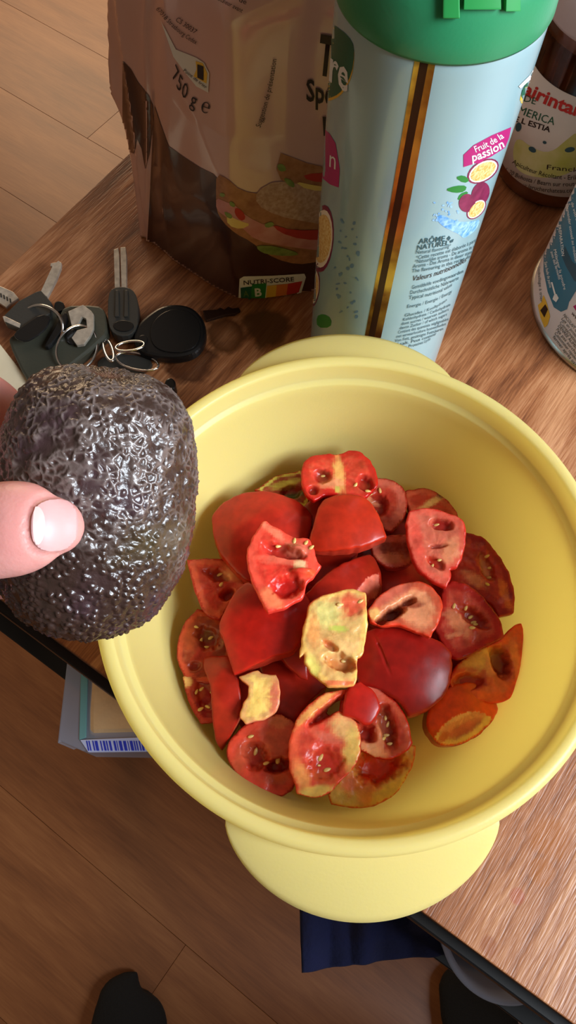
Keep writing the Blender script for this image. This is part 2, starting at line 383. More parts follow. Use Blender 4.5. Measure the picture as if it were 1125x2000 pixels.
# ------------------------------------------------------------------ tomato flesh material
def tomato_mat():
    m = bpy.data.materials.new('cut_tomato'); m.use_nodes = True; nt = m.node_tree; N = nt.nodes; L = nt.links; b = N['Principled BSDF']
    at = N.new('ShaderNodeAttribute'); at.attribute_name = 'col'
    tc = N.new('ShaderNodeTexCoord'); n = N.new('ShaderNodeTexNoise'); n.inputs['Scale'].default_value = 260; n.inputs['Detail'].default_value = 5
    L.new(tc.outputs['Object'], n.inputs['Vector'])
    ra = N.new('ShaderNodeMapRange'); ra.inputs['From Min'].default_value = 0.3; ra.inputs['From Max'].default_value = 0.7; ra.inputs['To Min'].default_value = 0.82; ra.inputs['To Max'].default_value = 1.16
    L.new(n.outputs['Fac'], ra.inputs['Value'])
    mx = N.new('ShaderNodeVectorMath'); mx.operation = 'SCALE'; L.new(at.outputs['Color'], mx.inputs[0]); L.new(ra.outputs[0], mx.inputs['Scale'])
    L.new(mx.outputs[0], b.inputs['Base Color'])
    bt = N.new('ShaderNodeAttribute'); bt.attribute_name = 'wet'
    bp = N.new('ShaderNodeBump'); bp.inputs['Distance'].default_value = 0.0006; L.new(bt.outputs['Fac'], bp.inputs['Strength']); L.new(n.outputs['Fac'], bp.inputs['Height']); L.new(bp.outputs[0], b.inputs['Normal'])
    b.inputs['Roughness'].default_value = 0.28; b.inputs['Subsurface Weight'].default_value = 0.35; b.inputs['Subsurface Radius'].default_value = (1, .25, .1); b.inputs['Subsurface Scale'].default_value = 0.004
    b.inputs['Specular IOR Level'].default_value = 0.35
    return m
M_tom = tomato_mat()
COL = dict(skin=(158, 32, 17), oskin=(232, 84, 24), flesh=(184, 54, 34), wall=(204, 88, 58), pink=(212, 104, 80), core=(238, 190, 112), green=(206, 196, 92), gel=(140, 20, 12), brown=(148, 56, 32), dgreen=(60, 74, 22), pale=(228, 146, 102), deep=(196, 34, 14), bright=(220, 60, 44))
def seed_mesh():
    bm = bmesh.new(); bmesh.ops.create_icosphere(bm, subdivisions=2, radius=1)
    for v in bm.verts:
        k = 1-0.35*(v.co.x*0.5+0.5); v.co.y *= k; v.co.x *= 1.9; v.co.y *= 1.15; v.co.z *= 0.6; v.co *= 0.001
    me = bpy.data.meshes.new('seed'); bm.to_mesh(me); bm.free(); me.materials.append(M_seed)
    me.polygons.foreach_set('use_smooth', [True]*len(me.polygons)); return me
SEED = seed_mesh()
H_ = 0.00052
PIECES = []
def piece(label, out, z, mode='flesh', T_=0.012, tilt=(0, 0), cav=(), col=(), seeds=(), sm=1, base='flesh', wallw=0.0035, dome=None, plane=None, skin='skin', wall='wall', side=None, cut='flesh', cat='tomato piece'):
    P = spline(out); W = np.array([un(x, y, z-(0.003 if mode == 'skin' else 0.001)) for x, y in P])[:, :2]
    c = (W.min(0)+W.max(0))/2; lo = W.min(0)-0.003; hi = W.max(0)+0.003
    nx, ny = (np.ceil((hi-lo)/H_)).astype(int)+1
    xs = lo[0]+np.arange(nx)*H_; ys = lo[1]+np.arange(ny)*H_; X, Y = np.meshgrid(xs, ys, indexing='ij')
    sd = poly_sdf(W, X, Y)
    jit = vnoise(np.stack([X, Y, X*0+z*7], -1), 420)*0.00035; sd = sd+jit
    ppm = F_PX/((CAM_H-z)/0.97)
    def ell(px, py, rx, ry, rot):
        q = un(px, py, z); a = math.radians(rot); dx, dy = X-q[0], Y-q[1]
        u = (dx*math.cos(a)+dy*math.sin(a))/(rx/ppm); v = (-dx*math.sin(a)+dy*math.cos(a))/(ry/ppm)
        nn = vnoise(np.stack([X, Y, X*0+py*.01], -1), 700)*0.12+vnoise(np.stack([X, Y, X*0+py*.01], -1), 260)*0.14
        return np.sqrt(u*u+v*v)+nn
    flat = z+tilt[0]*(X-c[0])+tilt[1]*(Y-c[1])
    which = np.zeros(X.shape, int)      # 0 flesh, 1 skin
    if mode == 'skin' or plane is not None:
        dx_, dy_, Rr = dome if dome else ((P[:, 0].min()+P[:, 0].max())/2, (P[:, 1].min()+P[:, 1].max())/2, 0.026)
        Rr = Rr*1.7; q = un(dx_, dy_, z); rr2 = (X-q[0])**2+(Y-q[1])**2
        dm = z-Rr+np.sqrt(np.maximum(Rr*Rr-rr2, (Rr*0.25)**2))+tilt[0]*(X-c[0])+tilt[1]*(Y-c[1])
        ztop = dm; which[:] = 1
        if plane is not None:
            ppx, ppy, pz, gx, gy = plane; q = un(ppx, ppy, z); pl = z+pz+gx*(X-q[0])+gy*(Y-q[1])
            ztop = np.minimum(dm, pl); which = (dm < pl).astype(int)
    else:
        ztop = flat
    ztop = ztop+vnoise(np.stack([X, Y, X*0+z*3], -1), 150)*0.0006*(1 if mode == 'flesh' else 0.5)+(vnoise(np.stack([X, Y, X*0+z*3], -1), 650)*0.00016+vnoise(np.stack([X, Y, X*0+z*3], -1), 330)*0.0002)*(which == 0)
    cavm = np.zeros(X.shape)
    for (px, py, rx, ry, rot, dep) in cav:
        e = ell(px, py, rx, ry, rot); k = sstep(1.12, 0.45, e); ztop = ztop-k*dep
        if dep > 0: cavm = np.maximum(cavm, k)
    rim = np.clip(-sd/0.0010, 0, 1); ztop = ztop-0.0004*(1-rim)**2
    if mode == 'flesh':
        t = np.clip(-sd/0.011, 0, 1); zb = flat-0.0035-(T_-0.0035)*(1-(1-t)**2)
    else:
        t = np.clip(-sd/0.006, 0, 1); zb = np.full(X.shape, z-T_)+0.003*(1-t)**2
    bf = np.array([[bowl_floor(x, y) for y in ys[::6]] for x in xs[::6]]); bf = np.kron(bf, np.ones((6, 6)))[:nx, :ny]+0.0006
    zb = np.maximum(zb, np.minimum(bf, ztop-0.002))
    zlo = zb[sd < 0.001].min()-0.003; zhi = ztop[sd < 0.001].max()+0.003; nz = int((zhi-zlo)/H_)+2
    zs = zlo+np.arange(nz)*H_
    Z = zs[None, None, :]; a = sd[:, :, None]; b = Z-ztop[:, :, None]; d = zb[:, :, None]-Z
    k = 0.0005
    def smax(p, q): h = np.clip(0.5+0.5*(p-q)/k, 0, 1); return q*(1-h)+p*h+k*h*(1-h)*0.5
    Fv = smax(smax(a+np.zeros_like(b), b), d+np.zeros_like(b))
    V, Q = surfnet(Fv, np.array([lo[0], lo[1], zlo]), H_)
    # colour of the fruit itself, per vertex
    ii = np.clip(((V[:, 0]-lo[0])/H_).round().astype(int), 0, nx-1); jj = np.clip(((V[:, 1]-lo[1])/H_).round().astype(int), 0, ny-1)
    vt = ztop[ii, jj]; vsd = sd[ii, jj]; vw = which[ii, jj]; vc = cavm[ii, jj]
    def Cc(nm): return np.array(lin(COL[nm] if isinstance(nm, str) else nm))
    nz_ = vnoise(V, 330); an_ = np.arctan2(V[:, 1]-c[1], V[:, 0]-c[0]); ra_ = np.hypot(V[:, 1]-c[1], V[:, 0]-c[0]); fib = vnoise(np.stack([np.cos(an_)*7, np.sin(an_)*7, ra_*130+c[0]*100], -1), 1.0); q_ = (0.11*sstep(-.3, .8, vnoise(V, 900)+0.6*nz_))[:, None]
    col_t = np.tile(Cc(base), (len(V), 1))*(1-q_)+Cc('pale')*q_
    col_t = col_t*(1+0.28*fib[:, None]*np.array([.6, 1, 1]))
    wl = sstep(wallw*1.25, wallw*0.7, -vsd+nz_*0.0006); col_t = col_t*(1-wl[:, None])+Cc(wall)*wl[:, None]
    sk = sstep(0.0011, 0.0005, -vsd); col_t = col_t*(1-sk[:, None])+Cc(skin)*sk[:, None]
    col_t = col_t*(1-0.6*vc[:, None])+Cc('gel')*0.6*vc[:, None]
    for (px, py, rx, ry, rot, nm) in col:
        e = ell(px, py, rx, ry, rot)[ii, jj]; k2 = (0.85*sstep(1.35, 0.5, e+0.22*fib))[:, None]; col_t = col_t*(1-k2)+Cc(nm)*k2
    skc = Cc(skin)*(1+0.10*vnoise(V, 120)[:, None])
    on_top = (np.abs(V[:, 2]-vt) < 0.0012) | (vc > 0.05) & (vsd < -0.001)
    sidec = Cc(skin) if (side or ('skin' if mode == 'flesh' else 'flesh')) == 'skin' else Cc(cut)
    cl = np.tile(sidec, (len(V), 1))
    cl[on_top & (vw == 0) & (vsd < -0.0003)] = col_t[on_top & (vw == 0) & (vsd < -0.0003)]
    tm = on_top & (vw == 1); cl[tm] = skc[tm]
    nm_ = 'tomato_piece'
    o = mk(nm_, V, Q, M_tom, None, loc=(float(c[0]), float(c[1]), float(V[:, 2].min())))
    tag(o, label, cat, None)
    me = o.data; ca = me.attributes.new('col', 'FLOAT_COLOR', 'POINT'); ca.data.foreach_set('color', np.hstack([np.clip(cl, 0, 1), np.ones((len(V), 1))]).ravel())
    wt = me.attributes.new('wet', 'FLOAT', 'POINT'); wt.data.foreach_set('value', np.where(tm | ~on_top, 0.06, 0.75))
    def seed_at(px, py, rot, sc=1.0):
        q = un(px, py, z); i = int(round((q[0]-lo[0])/H_)); j = int(round((q[1]-lo[1])/H_))
        if not (0 <= i < nx and 0 <= j < ny) or sd[i, j] > -0.001: return
        s = bpy.data.objects.new('seed', SEED); C.objects.link(s); s.parent = o
        s.location = Vector((q[0], q[1], ztop[i, j]+0.0001))-Vector(o.location); s.rotation_euler = (random.uniform(-.4, .4), random.uniform(-.4, .4), math.radians(rot)); s.scale = (sc,)*3
    for s in seeds: seed_at(*s[:3], 0.8*(s[3] if len(s) > 3 else 1))
    PIECES.append(o); return o
#TOMATOES
# layer by layer from the bottom of the pile
piece('very dark tomato chunk deep in the gap beside the yellow core', [(440, 1180), (540, 1160), (620, 1220), (640, 1330), (600, 1430), (540, 1440), (470, 1420), (440, 1320)], 0.026, 'skin', 0.016)
piece('very dark tomato chunk at the bottom of the pile under the bright folded wedge', [(470, 1080), (560, 1040), (640, 1060), (650, 1150), (600, 1200), (500, 1200)], 0.027, 'skin', 0.016)
piece('very dark tomato chunk at the bottom of the pile beneath the centre wedge', [(660, 1010), (760, 1020), (800, 1100), (770, 1150), (690, 1160), (640, 1110)], 0.026, 'skin', 0.016)
piece('deep red tomato chunk low between the crimson chunk and the C-shaped slice', [(800, 1200), (870, 1210), (930, 1260), (915, 1330), (850, 1350), (790, 1300)], 0.026, 'skin', 0.015)
piece('dark red skin-up tomato chunk low in the gap left of the pale green slice', [(505, 1300), (545, 1280), (600, 1300), (640, 1340), (600, 1380), (570, 1420), (540, 1400), (520, 1350)], 0.034, 'skin', 0.015)
piece('dark red tomato chunk sunk between the two domed pieces near the top', [(590, 1060), (630, 1050), (680, 1050), (700, 1080), (660, 1120), (620, 1150), (590, 1130)], 0.036, 'skin', 0.014)
piece('dark red tomato chunk at the bottom of the pile under the curled arch piece', [(735, 1095), (790, 1085), (860, 1110), (880, 1150), (850, 1200), (780, 1230), (720, 1220), (715, 1150)], 0.032, 'skin', 0.016)
piece('dark red chunk below the folded piece with the bright ridge, behind the centre wedge', [(740, 1000), (790, 990), (810, 1040), (800, 1060), (750, 1056), (730, 1030)], 0.033, 'skin', 0.014)
piece('thin greenish-brown tomato slice edge behind the large dome at the upper left', [(497, 958), (540, 931), (588, 920), (612, 950), (600, 995), (545, 985)], 0.034, base='brown', cav=[(570, 960, 26, 14, 15, 0.003)], col=[(560, 945, 34, 9, 20, 'green'), (575, 965, 22, 10, 10, 'dgreen')], wall='green', wallw=0.002)
piece('tomato end piece with a bit of green stem scar, upper right of the pile', [(790, 957), (830, 951), (850, 957), (872, 976), (892, 1003), (893, 1020), (850, 1030), (800, 1020)], 0.036, tilt=(0, -0.2), col=[(848, 978, 34, 8, 32, 'core'), (862, 966, 7, 3, -40, 'dgreen'), (815, 978, 18, 14, 0, 'flesh')], cav=[(858, 968, 8, 3, -35, 0.001)])
piece('red skin-side strip between the two domes at the top of the pile', [(598, 985), (632, 962), (668, 958), (690, 975), (640, 1010), (610, 1062), (585, 1040), (585, 1000)], 0.042, 'skin', 0.013, skin='skin')
piece('short wedge with a pale lower wall under the bright slice at upper right', [(735, 1052), (800, 1046), (815, 1075), (803, 1100), (780, 1108), (752, 1106), (732, 1090), (724, 1070)], 0.040, base='brown', tilt=(0, .3), col=[(765, 1088, 34, 10, 0, 'pale')], wall='pink')
piece('curved slice with a pale arched wall, right of the topmost slice', [(728, 935), (765, 938), (788, 955), (796, 985), (787, 1015), (765, 1042), (742, 1030), (725, 1005), (700, 990), (700, 960)], 0.040, cav=[(738, 985, 24, 26, 20, 0.005)], col=[(725, 975, 22, 6, -10, 'pale')], wall='pink', wallw=0.005, seeds=[(722, 966, 10), (735, 995, 60), (742, 958, 100)])
piece('long red slice on the right edge of the pile with a row of seed pockets', [(900, 1036), (940, 1050), (968, 1080), (990, 1118), (1002, 1160), (1001, 1201), (972, 1208), (955, 1180), (920, 1160), (880, 1150), (875, 1100), (890, 1060)], 0.040, tilt=(0.15, 0), base='flesh', cav=[(950, 1110, 12, 34, 20, 0.0025)], col=[(925, 1130, 26, 12, -35, 'pale'), (948, 1105, 10, 26, 15, 'pale'), (985, 1165, 8, 34, 12, (230, 120, 50))], seeds=[(950, 1088, 30), (958, 1108, 20), (958, 1126, 0), (952, 1142, -20)], wall='skin')
piece('small dark-centred tomato wedge at the left edge by the avocado', [(366, 1098), (400, 1093), (440, 1094), (466, 1110), (478, 1140), (455, 1175), (430, 1211), (402, 1200), (380, 1155)], 0.038, tilt=(-.2, 0), cav=[(425, 1124, 26, 14, -10, 0.003), (445, 1158, 18, 12, 40, 0.004)], col=[(448, 1118, 18, 14, -40, 'pale'), (422, 1122, 10, 8, 0, 'brown')], seeds=[(428, 1118, 20, 1.2), (432, 1140, 60)])
piece('seedy translucent slice against the left wall of the bowl, upper of two', [(385, 1190), (420, 1200), (450, 1225), (455, 1290), (440, 1330), (400, 1335), (362, 1328), (346, 1290), (349, 1250), (362, 1215)], 0.030, base='brown', cav=[(405, 1245, 30, 22, -30, 0.0028), (380, 1300, 14, 10, 20, 0.0015)], col=[(375, 1240, 14, 30, -15, (186, 84, 44)), (398, 1278, 22, 14, 30, 'flesh'), (405, 1240, 14, 12, 0, (120, 70, 30))], seeds=[(411, 1243, 30), (392, 1249, 70), (402, 1262, 10), (383, 1224, -20)], wall=(196, 80, 48), wallw=0.003)
piece('seedy translucent slice against the left wall of the bowl, lower of two', [(356, 1322), (395, 1304), (425, 1320), (440, 1360), (440, 1402), (415, 1412), (393, 1414), (370, 1378)], 0.030, base='gel', cav=[(402, 1355, 20, 30, 20, 0.002)], col=[(365, 1330, 10, 10, 0, 'core'), (385, 1345, 12, 22, 20, (176, 66, 38))], seeds=[(383, 1350, 70), (393, 1344, 40), (398, 1330, -10), (405, 1380, -20), (415, 1350, 10), (392, 1385, 30)], wall=(186, 62, 40), wallw=0.0022)
piece('upright red skin strip at the left of the pile with a bright glint', [(396, 1280), (405, 1277), (448, 1278), (462, 1310), (472, 1380), (452, 1430), (430, 1460), (418, 1440), (413, 1380), (410, 1340), (398, 1305)], 0.043, 'skin', 0.020, tilt=(0.1, 0.15), dome=(440, 1360, 0.016), skin='skin', cut='wall')
piece('C-shaped slice with thick orange-red wall at the far right of the pile', [(1018, 1216), (1028, 1245), (1033, 1290), (1022, 1332), (1000, 1360), (975, 1372), (930, 1368), (885, 1352), (875, 1335), (890, 1300), (930, 1272), (975, 1250), (988, 1236), (1003, 1222)], 0.034, tilt=(-.1, .05), base='wall', cav=[(978, 1290, 19, 36, 15, 0.006), (915, 1330, 34, 16, 5, 0.003)], col=[(940, 1288, 44, 20, 22, 'core'), (958, 1300, 12, 22, 0, 'pale'), (1010, 1290, 9, 54, 12, (236, 134, 76)), (925, 1335, 34, 12, 0, 'flesh'), (977, 1292, 14, 28, 10, 'brown')], skin=(232, 72, 34), wall=(234, 96, 48), wallw=0.004)
piece('orange-red domed wedge lying on its cut side at the lower right', [(834, 1405), (842, 1375), (865, 1350), (895, 1336), (925, 1333), (952, 1343), (972, 1360), (982, 1380), (965, 1408), (935, 1438), (900, 1452), (862, 1452), (840, 1430)], 0.036, 'skin', 0.018, dome=(888, 1378, 0.018), plane=(905, 1400, -0.0016, -0.35, 0.8), base='pale', wall='core', skin='oskin', cav=[(912, 1420, 44, 12, 28, 0.0012)], col=[(915, 1418, 44, 9, 28, 'pink'), (872, 1436, 12, 8, 30, (200, 90, 50)), (905, 1395, 50, 5, 28, (244, 180, 130))], wallw=0.004)
piece('large smooth dark red domed piece at the upper left of the pile', [(412, 1010), (424, 985), (455, 965), (495, 956), (545, 961), (590, 980), (612, 1002), (604, 1040), (575, 1090), (530, 1130), (480, 1127), (447, 1100), (422, 1060)], 0.049, 'skin', 0.020, dome=(515, 1030, 0.030), skin=(168, 34, 20))
piece('broken red skin shard left of the pale green slice', [(530, 1190), (600, 1170), (606, 1250), (602, 1300), (606, 1332), (580, 1316), (545, 1282), (520, 1240)], 0.046, 'skin', 0.010, tilt=(0, .2))
piece('red wedge in the centre showing skin and a torn inner face', [(595, 1163), (640, 1120), (690, 1090), (725, 1072), (738, 1085), (748, 1120), (751, 1145), (738, 1165), (700, 1190), (640, 1195), (600, 1185)], 0.050, 'skin', 0.013, dome=(660, 1150, 0.024), plane=(706, 1118, -0.0002, -0.75, 0.25), base='pink', cut='skin', wall='skin', wallw=0.0015)
piece('large flat-topped crimson chunk right of the centre, skin upward with a crease', [(702, 1240), (725, 1228), (770, 1228), (815, 1238), (858, 1254), (880, 1272), (883, 1302), (874, 1350), (835, 1386), (800, 1398), (786, 1376), (750, 1350), (700, 1335), (692, 1290)], 0.050, 'skin', 0.018, dome=(790, 1300, 0.034), skin=(150, 22, 15), tilt=(0.05, 0.1), cav=[(748, 1278, 3, 44, 22, 0.0007)])
piece('dark red flesh wedge with a fan of seeds, right of the arch piece', [(862, 1148), (880, 1136), (918, 1150), (950, 1180), (975, 1215), (986, 1246), (950, 1262), (905, 1284), (880, 1276), (862, 1248), (850, 1225), (858, 1190)], 0.047, tilt=(0.1, .15), base=(196, 70, 52), cav=[(925, 1205, 36, 17, -35, 0.003)], col=[(893, 1215, 30, 16, -48, 'pale'), (890, 1238, 20, 5, 10, 'pale'), (925, 1200, 26, 12, -35, (150, 30, 20))], seeds=[(886, 1184, 70), (910, 1187, 70), (922, 1202, 30), (928, 1212, 20), (932, 1216, 0), (922, 1226, 0)], skin=(150, 14, 10), wall=(176, 34, 24))
piece('arched curl of tomato wall with a hollow beneath, pale core inside', [(718, 1192), (745, 1160), (785, 1138), (820, 1134), (850, 1150), (864, 1180), (858, 1212), (838, 1249), (805, 1234), (772, 1224), (745, 1226), (722, 1216)], 0.055, tilt=(0, -.15), base='pale', cav=[(768, 1196, 30, 14, 32, 0.0085), (800, 1172, 20, 9, 20, 0.005), (745, 1212, 14, 10, 10, 0.006)], col=[(765, 1160, 56, 13, 34, 'pink'), (820, 1205, 30, 26, 60, 'pale'), (775, 1194, 24, 10, 32, (96, 20, 8)), (808, 1180, 20, 10, 10, 'brown'), (730, 1198, 14, 10, 40, 'core')], wall='wall', wallw=0.004, skin=(214, 60, 34))
piece('red chunk with a concave cut corner, skin side toward the viewer, left of centre', [(455, 1158), (472, 1140), (486, 1134), (520, 1170), (590, 1150), (606, 1180), (598, 1230), (575, 1270), (535, 1282), (500, 1296), (456, 1312), (446, 1280), (434, 1240), (427, 1215)], 0.055, 'skin', 0.018, dome=(520, 1225, 0.032), skin=(170, 26, 17), plane=(452, 1180, -0.0005, 0.7, -0.35), base=(196, 52, 28), wall=(196, 52, 28), tilt=(.1, 0.1), sm=0)
piece('yellow core fragment standing in the gap at the lower left', [(465, 1322), (500, 1310), (512, 1316), (540, 1317), (547, 1350), (542, 1385), (522, 1402), (500, 1408), (480, 1413), (467, 1402), (472, 1380), (484, 1360), (486, 1340)], 0.047, base=(228, 184, 100), wall=(214, 160, 100), wallw=0.002, skin=(214, 160, 90), sm=1, T_=0.014, col=[(536, 1365, 10, 36, 0, 'pink'), (502, 1370, 12, 34, 0, (244, 206, 112))], side='flesh', cut='pale')
piece('thick red slice with a jagged pink core at the lower left of the pile', [(443, 1465), (452, 1442), (480, 1415), (520, 1400), (548, 1393), (576, 1412), (580, 1480), (574, 1536), (558, 1552), (538, 1556), (500, 1546), (462, 1512), (444, 1485)], 0.036, cav=[(500, 1475, 24, 30, 30, 0.005), (545, 1495, 26, 14, 10, 0.006)], col=[(540, 1440, 32, 34, 20, 'pink'), (475, 1475, 14, 40, -25, 'wall'), (548, 1520, 26, 10, 10, 'wall'), (545, 1408, 20, 12, 0, 'pale')], seeds=[(499, 1466, 80, 1.3), (543, 1483, 80, 1.3), (520, 1490, 20), (490, 1438, 20)], wallw=0.005, wall=(210, 70, 46))
piece('broad C-shaped shell with yellow-green wall and empty red hollow at the bottom', [(813, 1456), (808, 1490), (795, 1520), (775, 1548), (745, 1568), (712, 1578), (680, 1577), (647, 1571), (640, 1552), (655, 1530), (680, 1500), (700, 1470), (750, 1455), (785, 1458), (798, 1454)], 0.041, tilt=(-0.1, 0.1), T_=0.016, cav=[(740, 1492, 52, 36, 20, 0.0065)], base=(222, 130, 60), col=[(740, 1490, 46, 32, 20, (232, 60, 20)), (770, 1535, 40, 16, 38, (236, 196, 90)), (680, 1560, 34, 14, -8, (224, 190, 90)), (712, 1558, 16, 16, 0, (226, 140, 60)), (680, 1530, 14, 22, 0, (226, 120, 80))], wall=(226, 176, 84), skin=(216, 96, 34), wallw=0.005)
piece('red quartered piece with pale cross wall and seeds at the lower centre', [(700, 1332), (720, 1336), (750, 1352), (778, 1376), (796, 1410), (806, 1452), (792, 1468), (752, 1484), (705, 1466), (690, 1420), (660, 1398), (668, 1360), (680, 1342)], 0.045, base='flesh', cav=[(715, 1432, 22, 18, 0, 0.005), (757, 1420, 17, 46, 12, 0.004)], col=[(742, 1440, 11, 42, -12, 'pale'), (718, 1462, 34, 12, -14, (240, 170, 116)), (757, 1425, 14, 40, 12, 'brown'), (700, 1368, 36, 28, 0, 'bright'), (730, 1352, 24, 12, -30, 'pink')], seeds=[(756, 1398, 80), (760, 1412, 70), (757, 1434, 10), (762, 1452, 20), (750, 1442, 40)], skin=(196, 30, 20), wallw=0.003)
piece('red knob of flesh folded over the quartered piece, lower centre', [(684, 1340), (702, 1333), (728, 1350), (742, 1380), (738, 1396), (726, 1412), (712, 1416), (692, 1405), (668, 1398), (672, 1362)], 0.052, 'skin', 0.008, dome=(700, 1366, 0.017), skin=(180, 30, 20), cut='bright')
piece('round open slice with seed chamber, pale core and broken wall at the bottom centre', [(675, 1346), (676, 1362), (650, 1384), (690, 1404), (702, 1430), (704, 1470), (692, 1498), (664, 1528), (642, 1550), (612, 1559), (580, 1550), (566, 1500), (563, 1470), (570, 1428), (590, 1390), (630, 1356)], 0.049, base=(212, 70, 50), cav=[(640, 1388, 46, 11, 38, 0.006), (637, 1492, 38, 32, -20, 0.0028)], col=[(622, 1376, 60, 8, 44, (240, 180, 100)), (675, 1420, 28, 22, -20, (240, 190, 120)), (688, 1460, 16, 40, -8, (238, 204, 110)), (640, 1440, 34, 9, -18, 'pink'), (640, 1492, 32, 26, -20, (200, 52, 34)), (650, 1382, 30, 10, 36, 'brown'), (590, 1520, 14, 34, 20, (240, 160, 90)), (615, 1546, 40, 9, 10, (226, 196, 100)), (628, 1518, 24, 12, -20, (196, 84, 44))], seeds=[(627, 1478, 60, 1.2), (640, 1502, 20, 1.2), (624, 1494, 0, .6)], wall=(228, 92, 60), wallw=0.004, skin=(220, 70, 44))
piece('domed red piece with a clean cut lower edge near the top centre', [(625, 985), (650, 969), (690, 967), (720, 978), (742, 1010), (756, 1046), (720, 1064), (680, 1072), (640, 1074), (600, 1068), (610, 1030)], 0.057, 'skin', 0.014, dome=(682, 1010, 0.024), skin=(178, 42, 20))
piece('squarish slice with a white-yellow centre at the very top of the pile', [(588, 928), (592, 903), (612, 886), (645, 883), (664, 884), (682, 876), (708, 882), (728, 905), (738, 938), (732, 958), (705, 985), (676, 978), (640, 972), (612, 984), (593, 966)], 0.050, tilt=(0, -.2), base=(204, 60, 42), cav=[(628, 930, 20, 20, 0, 0.003), (712, 945, 18, 24, 20, 0.0035), (610, 960, 14, 12, 0, 0.003)], col=[(662, 925, 11, 46, 6, (236, 180, 100)), (650, 945, 26, 14, 10, 'pale'), (658, 958, 6, 8, 0, 'green'), (632, 925, 12, 10, 0, 'brown'), (700, 905, 14, 14, 0, 'flesh')], seeds=[(694, 950, 60), (718, 962, 0), (730, 960, 30), (632, 924, 10)], skin=(190, 24, 18), wall=(196, 44, 32))
piece('shield-shaped pink slice lying on top at the upper right', [(797, 1000), (828, 995), (868, 1004), (900, 1020), (908, 1048), (904, 1084), (894, 1108), (880, 1112), (882, 1126), (872, 1146), (850, 1136), (818, 1112), (800, 1070), (793, 1030)], 0.057, tilt=(0.1, .1), base='pink', cav=[(862, 1026, 26, 13, -10, 0.0035), (858, 1066, 24, 5, 8, 0.002), (852, 1098, 22, 11, -30, 0.003)], col=[(862, 1024, 22, 10, -10, (176, 36, 28)), (880, 1075, 16, 28, -20, (238, 150, 106)), (848, 1096, 18, 10, -30, (190, 44, 24)), (818, 1060, 12, 50, 10, (226, 84, 66))], seeds=[(854, 1021, 10), (860, 1092, 30), (846, 1102, 60)], skin=(214, 50, 40), wall=(230, 100, 78), wallw=0.0035)
piece('pale yellow-green slice with a brown hollow in the middle of the pile', [(648, 1160), (685, 1150), (714, 1158), (718, 1212), (712, 1262), (706, 1280), (697, 1284), (698, 1320), (692, 1338), (650, 1343), (622, 1326), (598, 1302), (594, 1278), (585, 1284), (590, 1240), (598, 1200), (604, 1182), (625, 1166)], 0.065, sm=1, base=(212, 166, 98), cav=[(664, 1292, 34, 18, -12, 0.005), (645, 1262, 18, 8, -30, 0.003), (686, 1190, 24, 16, 0, 0.0006)], col=[(685, 1182, 34, 26, 10, (218, 84, 56)), (640, 1200, 30, 26, 20, (216, 200, 118)), (662, 1228, 18, 7, 0, (186, 190, 80)), (612, 1230, 12, 34, 0, (236, 160, 90)), (666, 1296, 32, 15, -10, (206, 128, 66)), (645, 1258, 16, 8, -30, (200, 100, 50)), (676, 1268, 34, 18, 0, (234, 184, 116)), (665, 1334, 40, 6, 4, (214, 96, 60)), (610, 1300, 14, 26, 20, (220, 200, 100))], seeds=[(664, 1181, 10, 1.1), (704, 1174, 30), (680, 1150, 80), (674, 1286, 10)], wall=(234, 186, 100), skin=(224, 160, 84), wallw=0.002, T_=0.014)
piece('bright folded wedge with a raised ridge and torn glistening core, on top at left', [(512, 1022), (520, 1019), (548, 1036), (577, 1050), (600, 1053), (612, 1070), (618, 1092), (627, 1106), (612, 1128), (600, 1140), (592, 1166), (560, 1186), (522, 1199), (506, 1166), (490, 1130), (481, 1090), (492, 1052)], 0.068, sm=0, T_=0.016, base=(224, 60, 44), cav=[(552, 1076, 46, 14, -14, 0.005), (560, 1144, 34, 24, 10, 0.004), (592, 1118, 24, 10, 0, -0.0035), (575, 1074, 26, 12, -10, -0.002)], col=[(545, 1092, 50, 9, -4, (238, 110, 84)), (535, 1040, 34, 9, -36, (240, 130, 96)), (576, 1072, 30, 14, -10, (206, 110, 84)), (585, 1102, 12, 10, 0, (248, 206, 150)), (555, 1146, 28, 20, 10, (190, 26, 20)), (530, 1170, 28, 14, -40, (240, 130, 84)), (605, 1120, 14, 10, 0, (230, 90, 50))], seeds=[(544, 1064, 20), (575, 1056, 80), (598, 1060, 60), (608, 1070, 40), (497, 1152, 80, 1.2)], wall=(236, 84, 62), skin=(222, 60, 46), wallw=0.004)
#END_TOMATOES

# ------------------------------------------------------------------ decals laid on real surfaces
def bvh_of(*objs):
    V = []; Fc = []
    for o in objs:
        org = np.array(origin_of(o)); n0 = len(V)
        V += [tuple(org+np.array(v.co)) for v in o.data.vertices]; Fc += [tuple(n0+i for i in p.vertices) for p in o.data.polygons]
    return BVHTree.FromPolygons(V, Fc)
def lay(name, bm, bvh, m, parent, off, label=None):
    bad = []
    org = origin_of(parent)
    for v in bm.verts:
        r = Vector(ray(v.co.x, v.co.y)).normalized(); hit = bvh.ray_cast(Vector(CP), r)
        if hit[0] is None: bad.append(v); continue
        n = hit[1] if hit[1].dot(r) < 0 else -hit[1]
        v.co = hit[0]+n*off-org
    bmesh.ops.delete(bm, geom=bad, context='VERTS')
    if len(bm.faces) == 0: bm.free(); return None
    for f in bm.faces:
        f.smooth = True
        f.normal_update()
        if f.normal.dot(Vector(CP)-org-f.verts[0].co) < 0: f.normal_flip()
    me = bpy.data.meshes.new(name); bm.to_mesh(me); bm.free(); me.materials.append(m)
    o = bpy.data.objects.new(name, me); C.objects.link(o); o.parent = parent
    if label: o['label'] = label
    return o
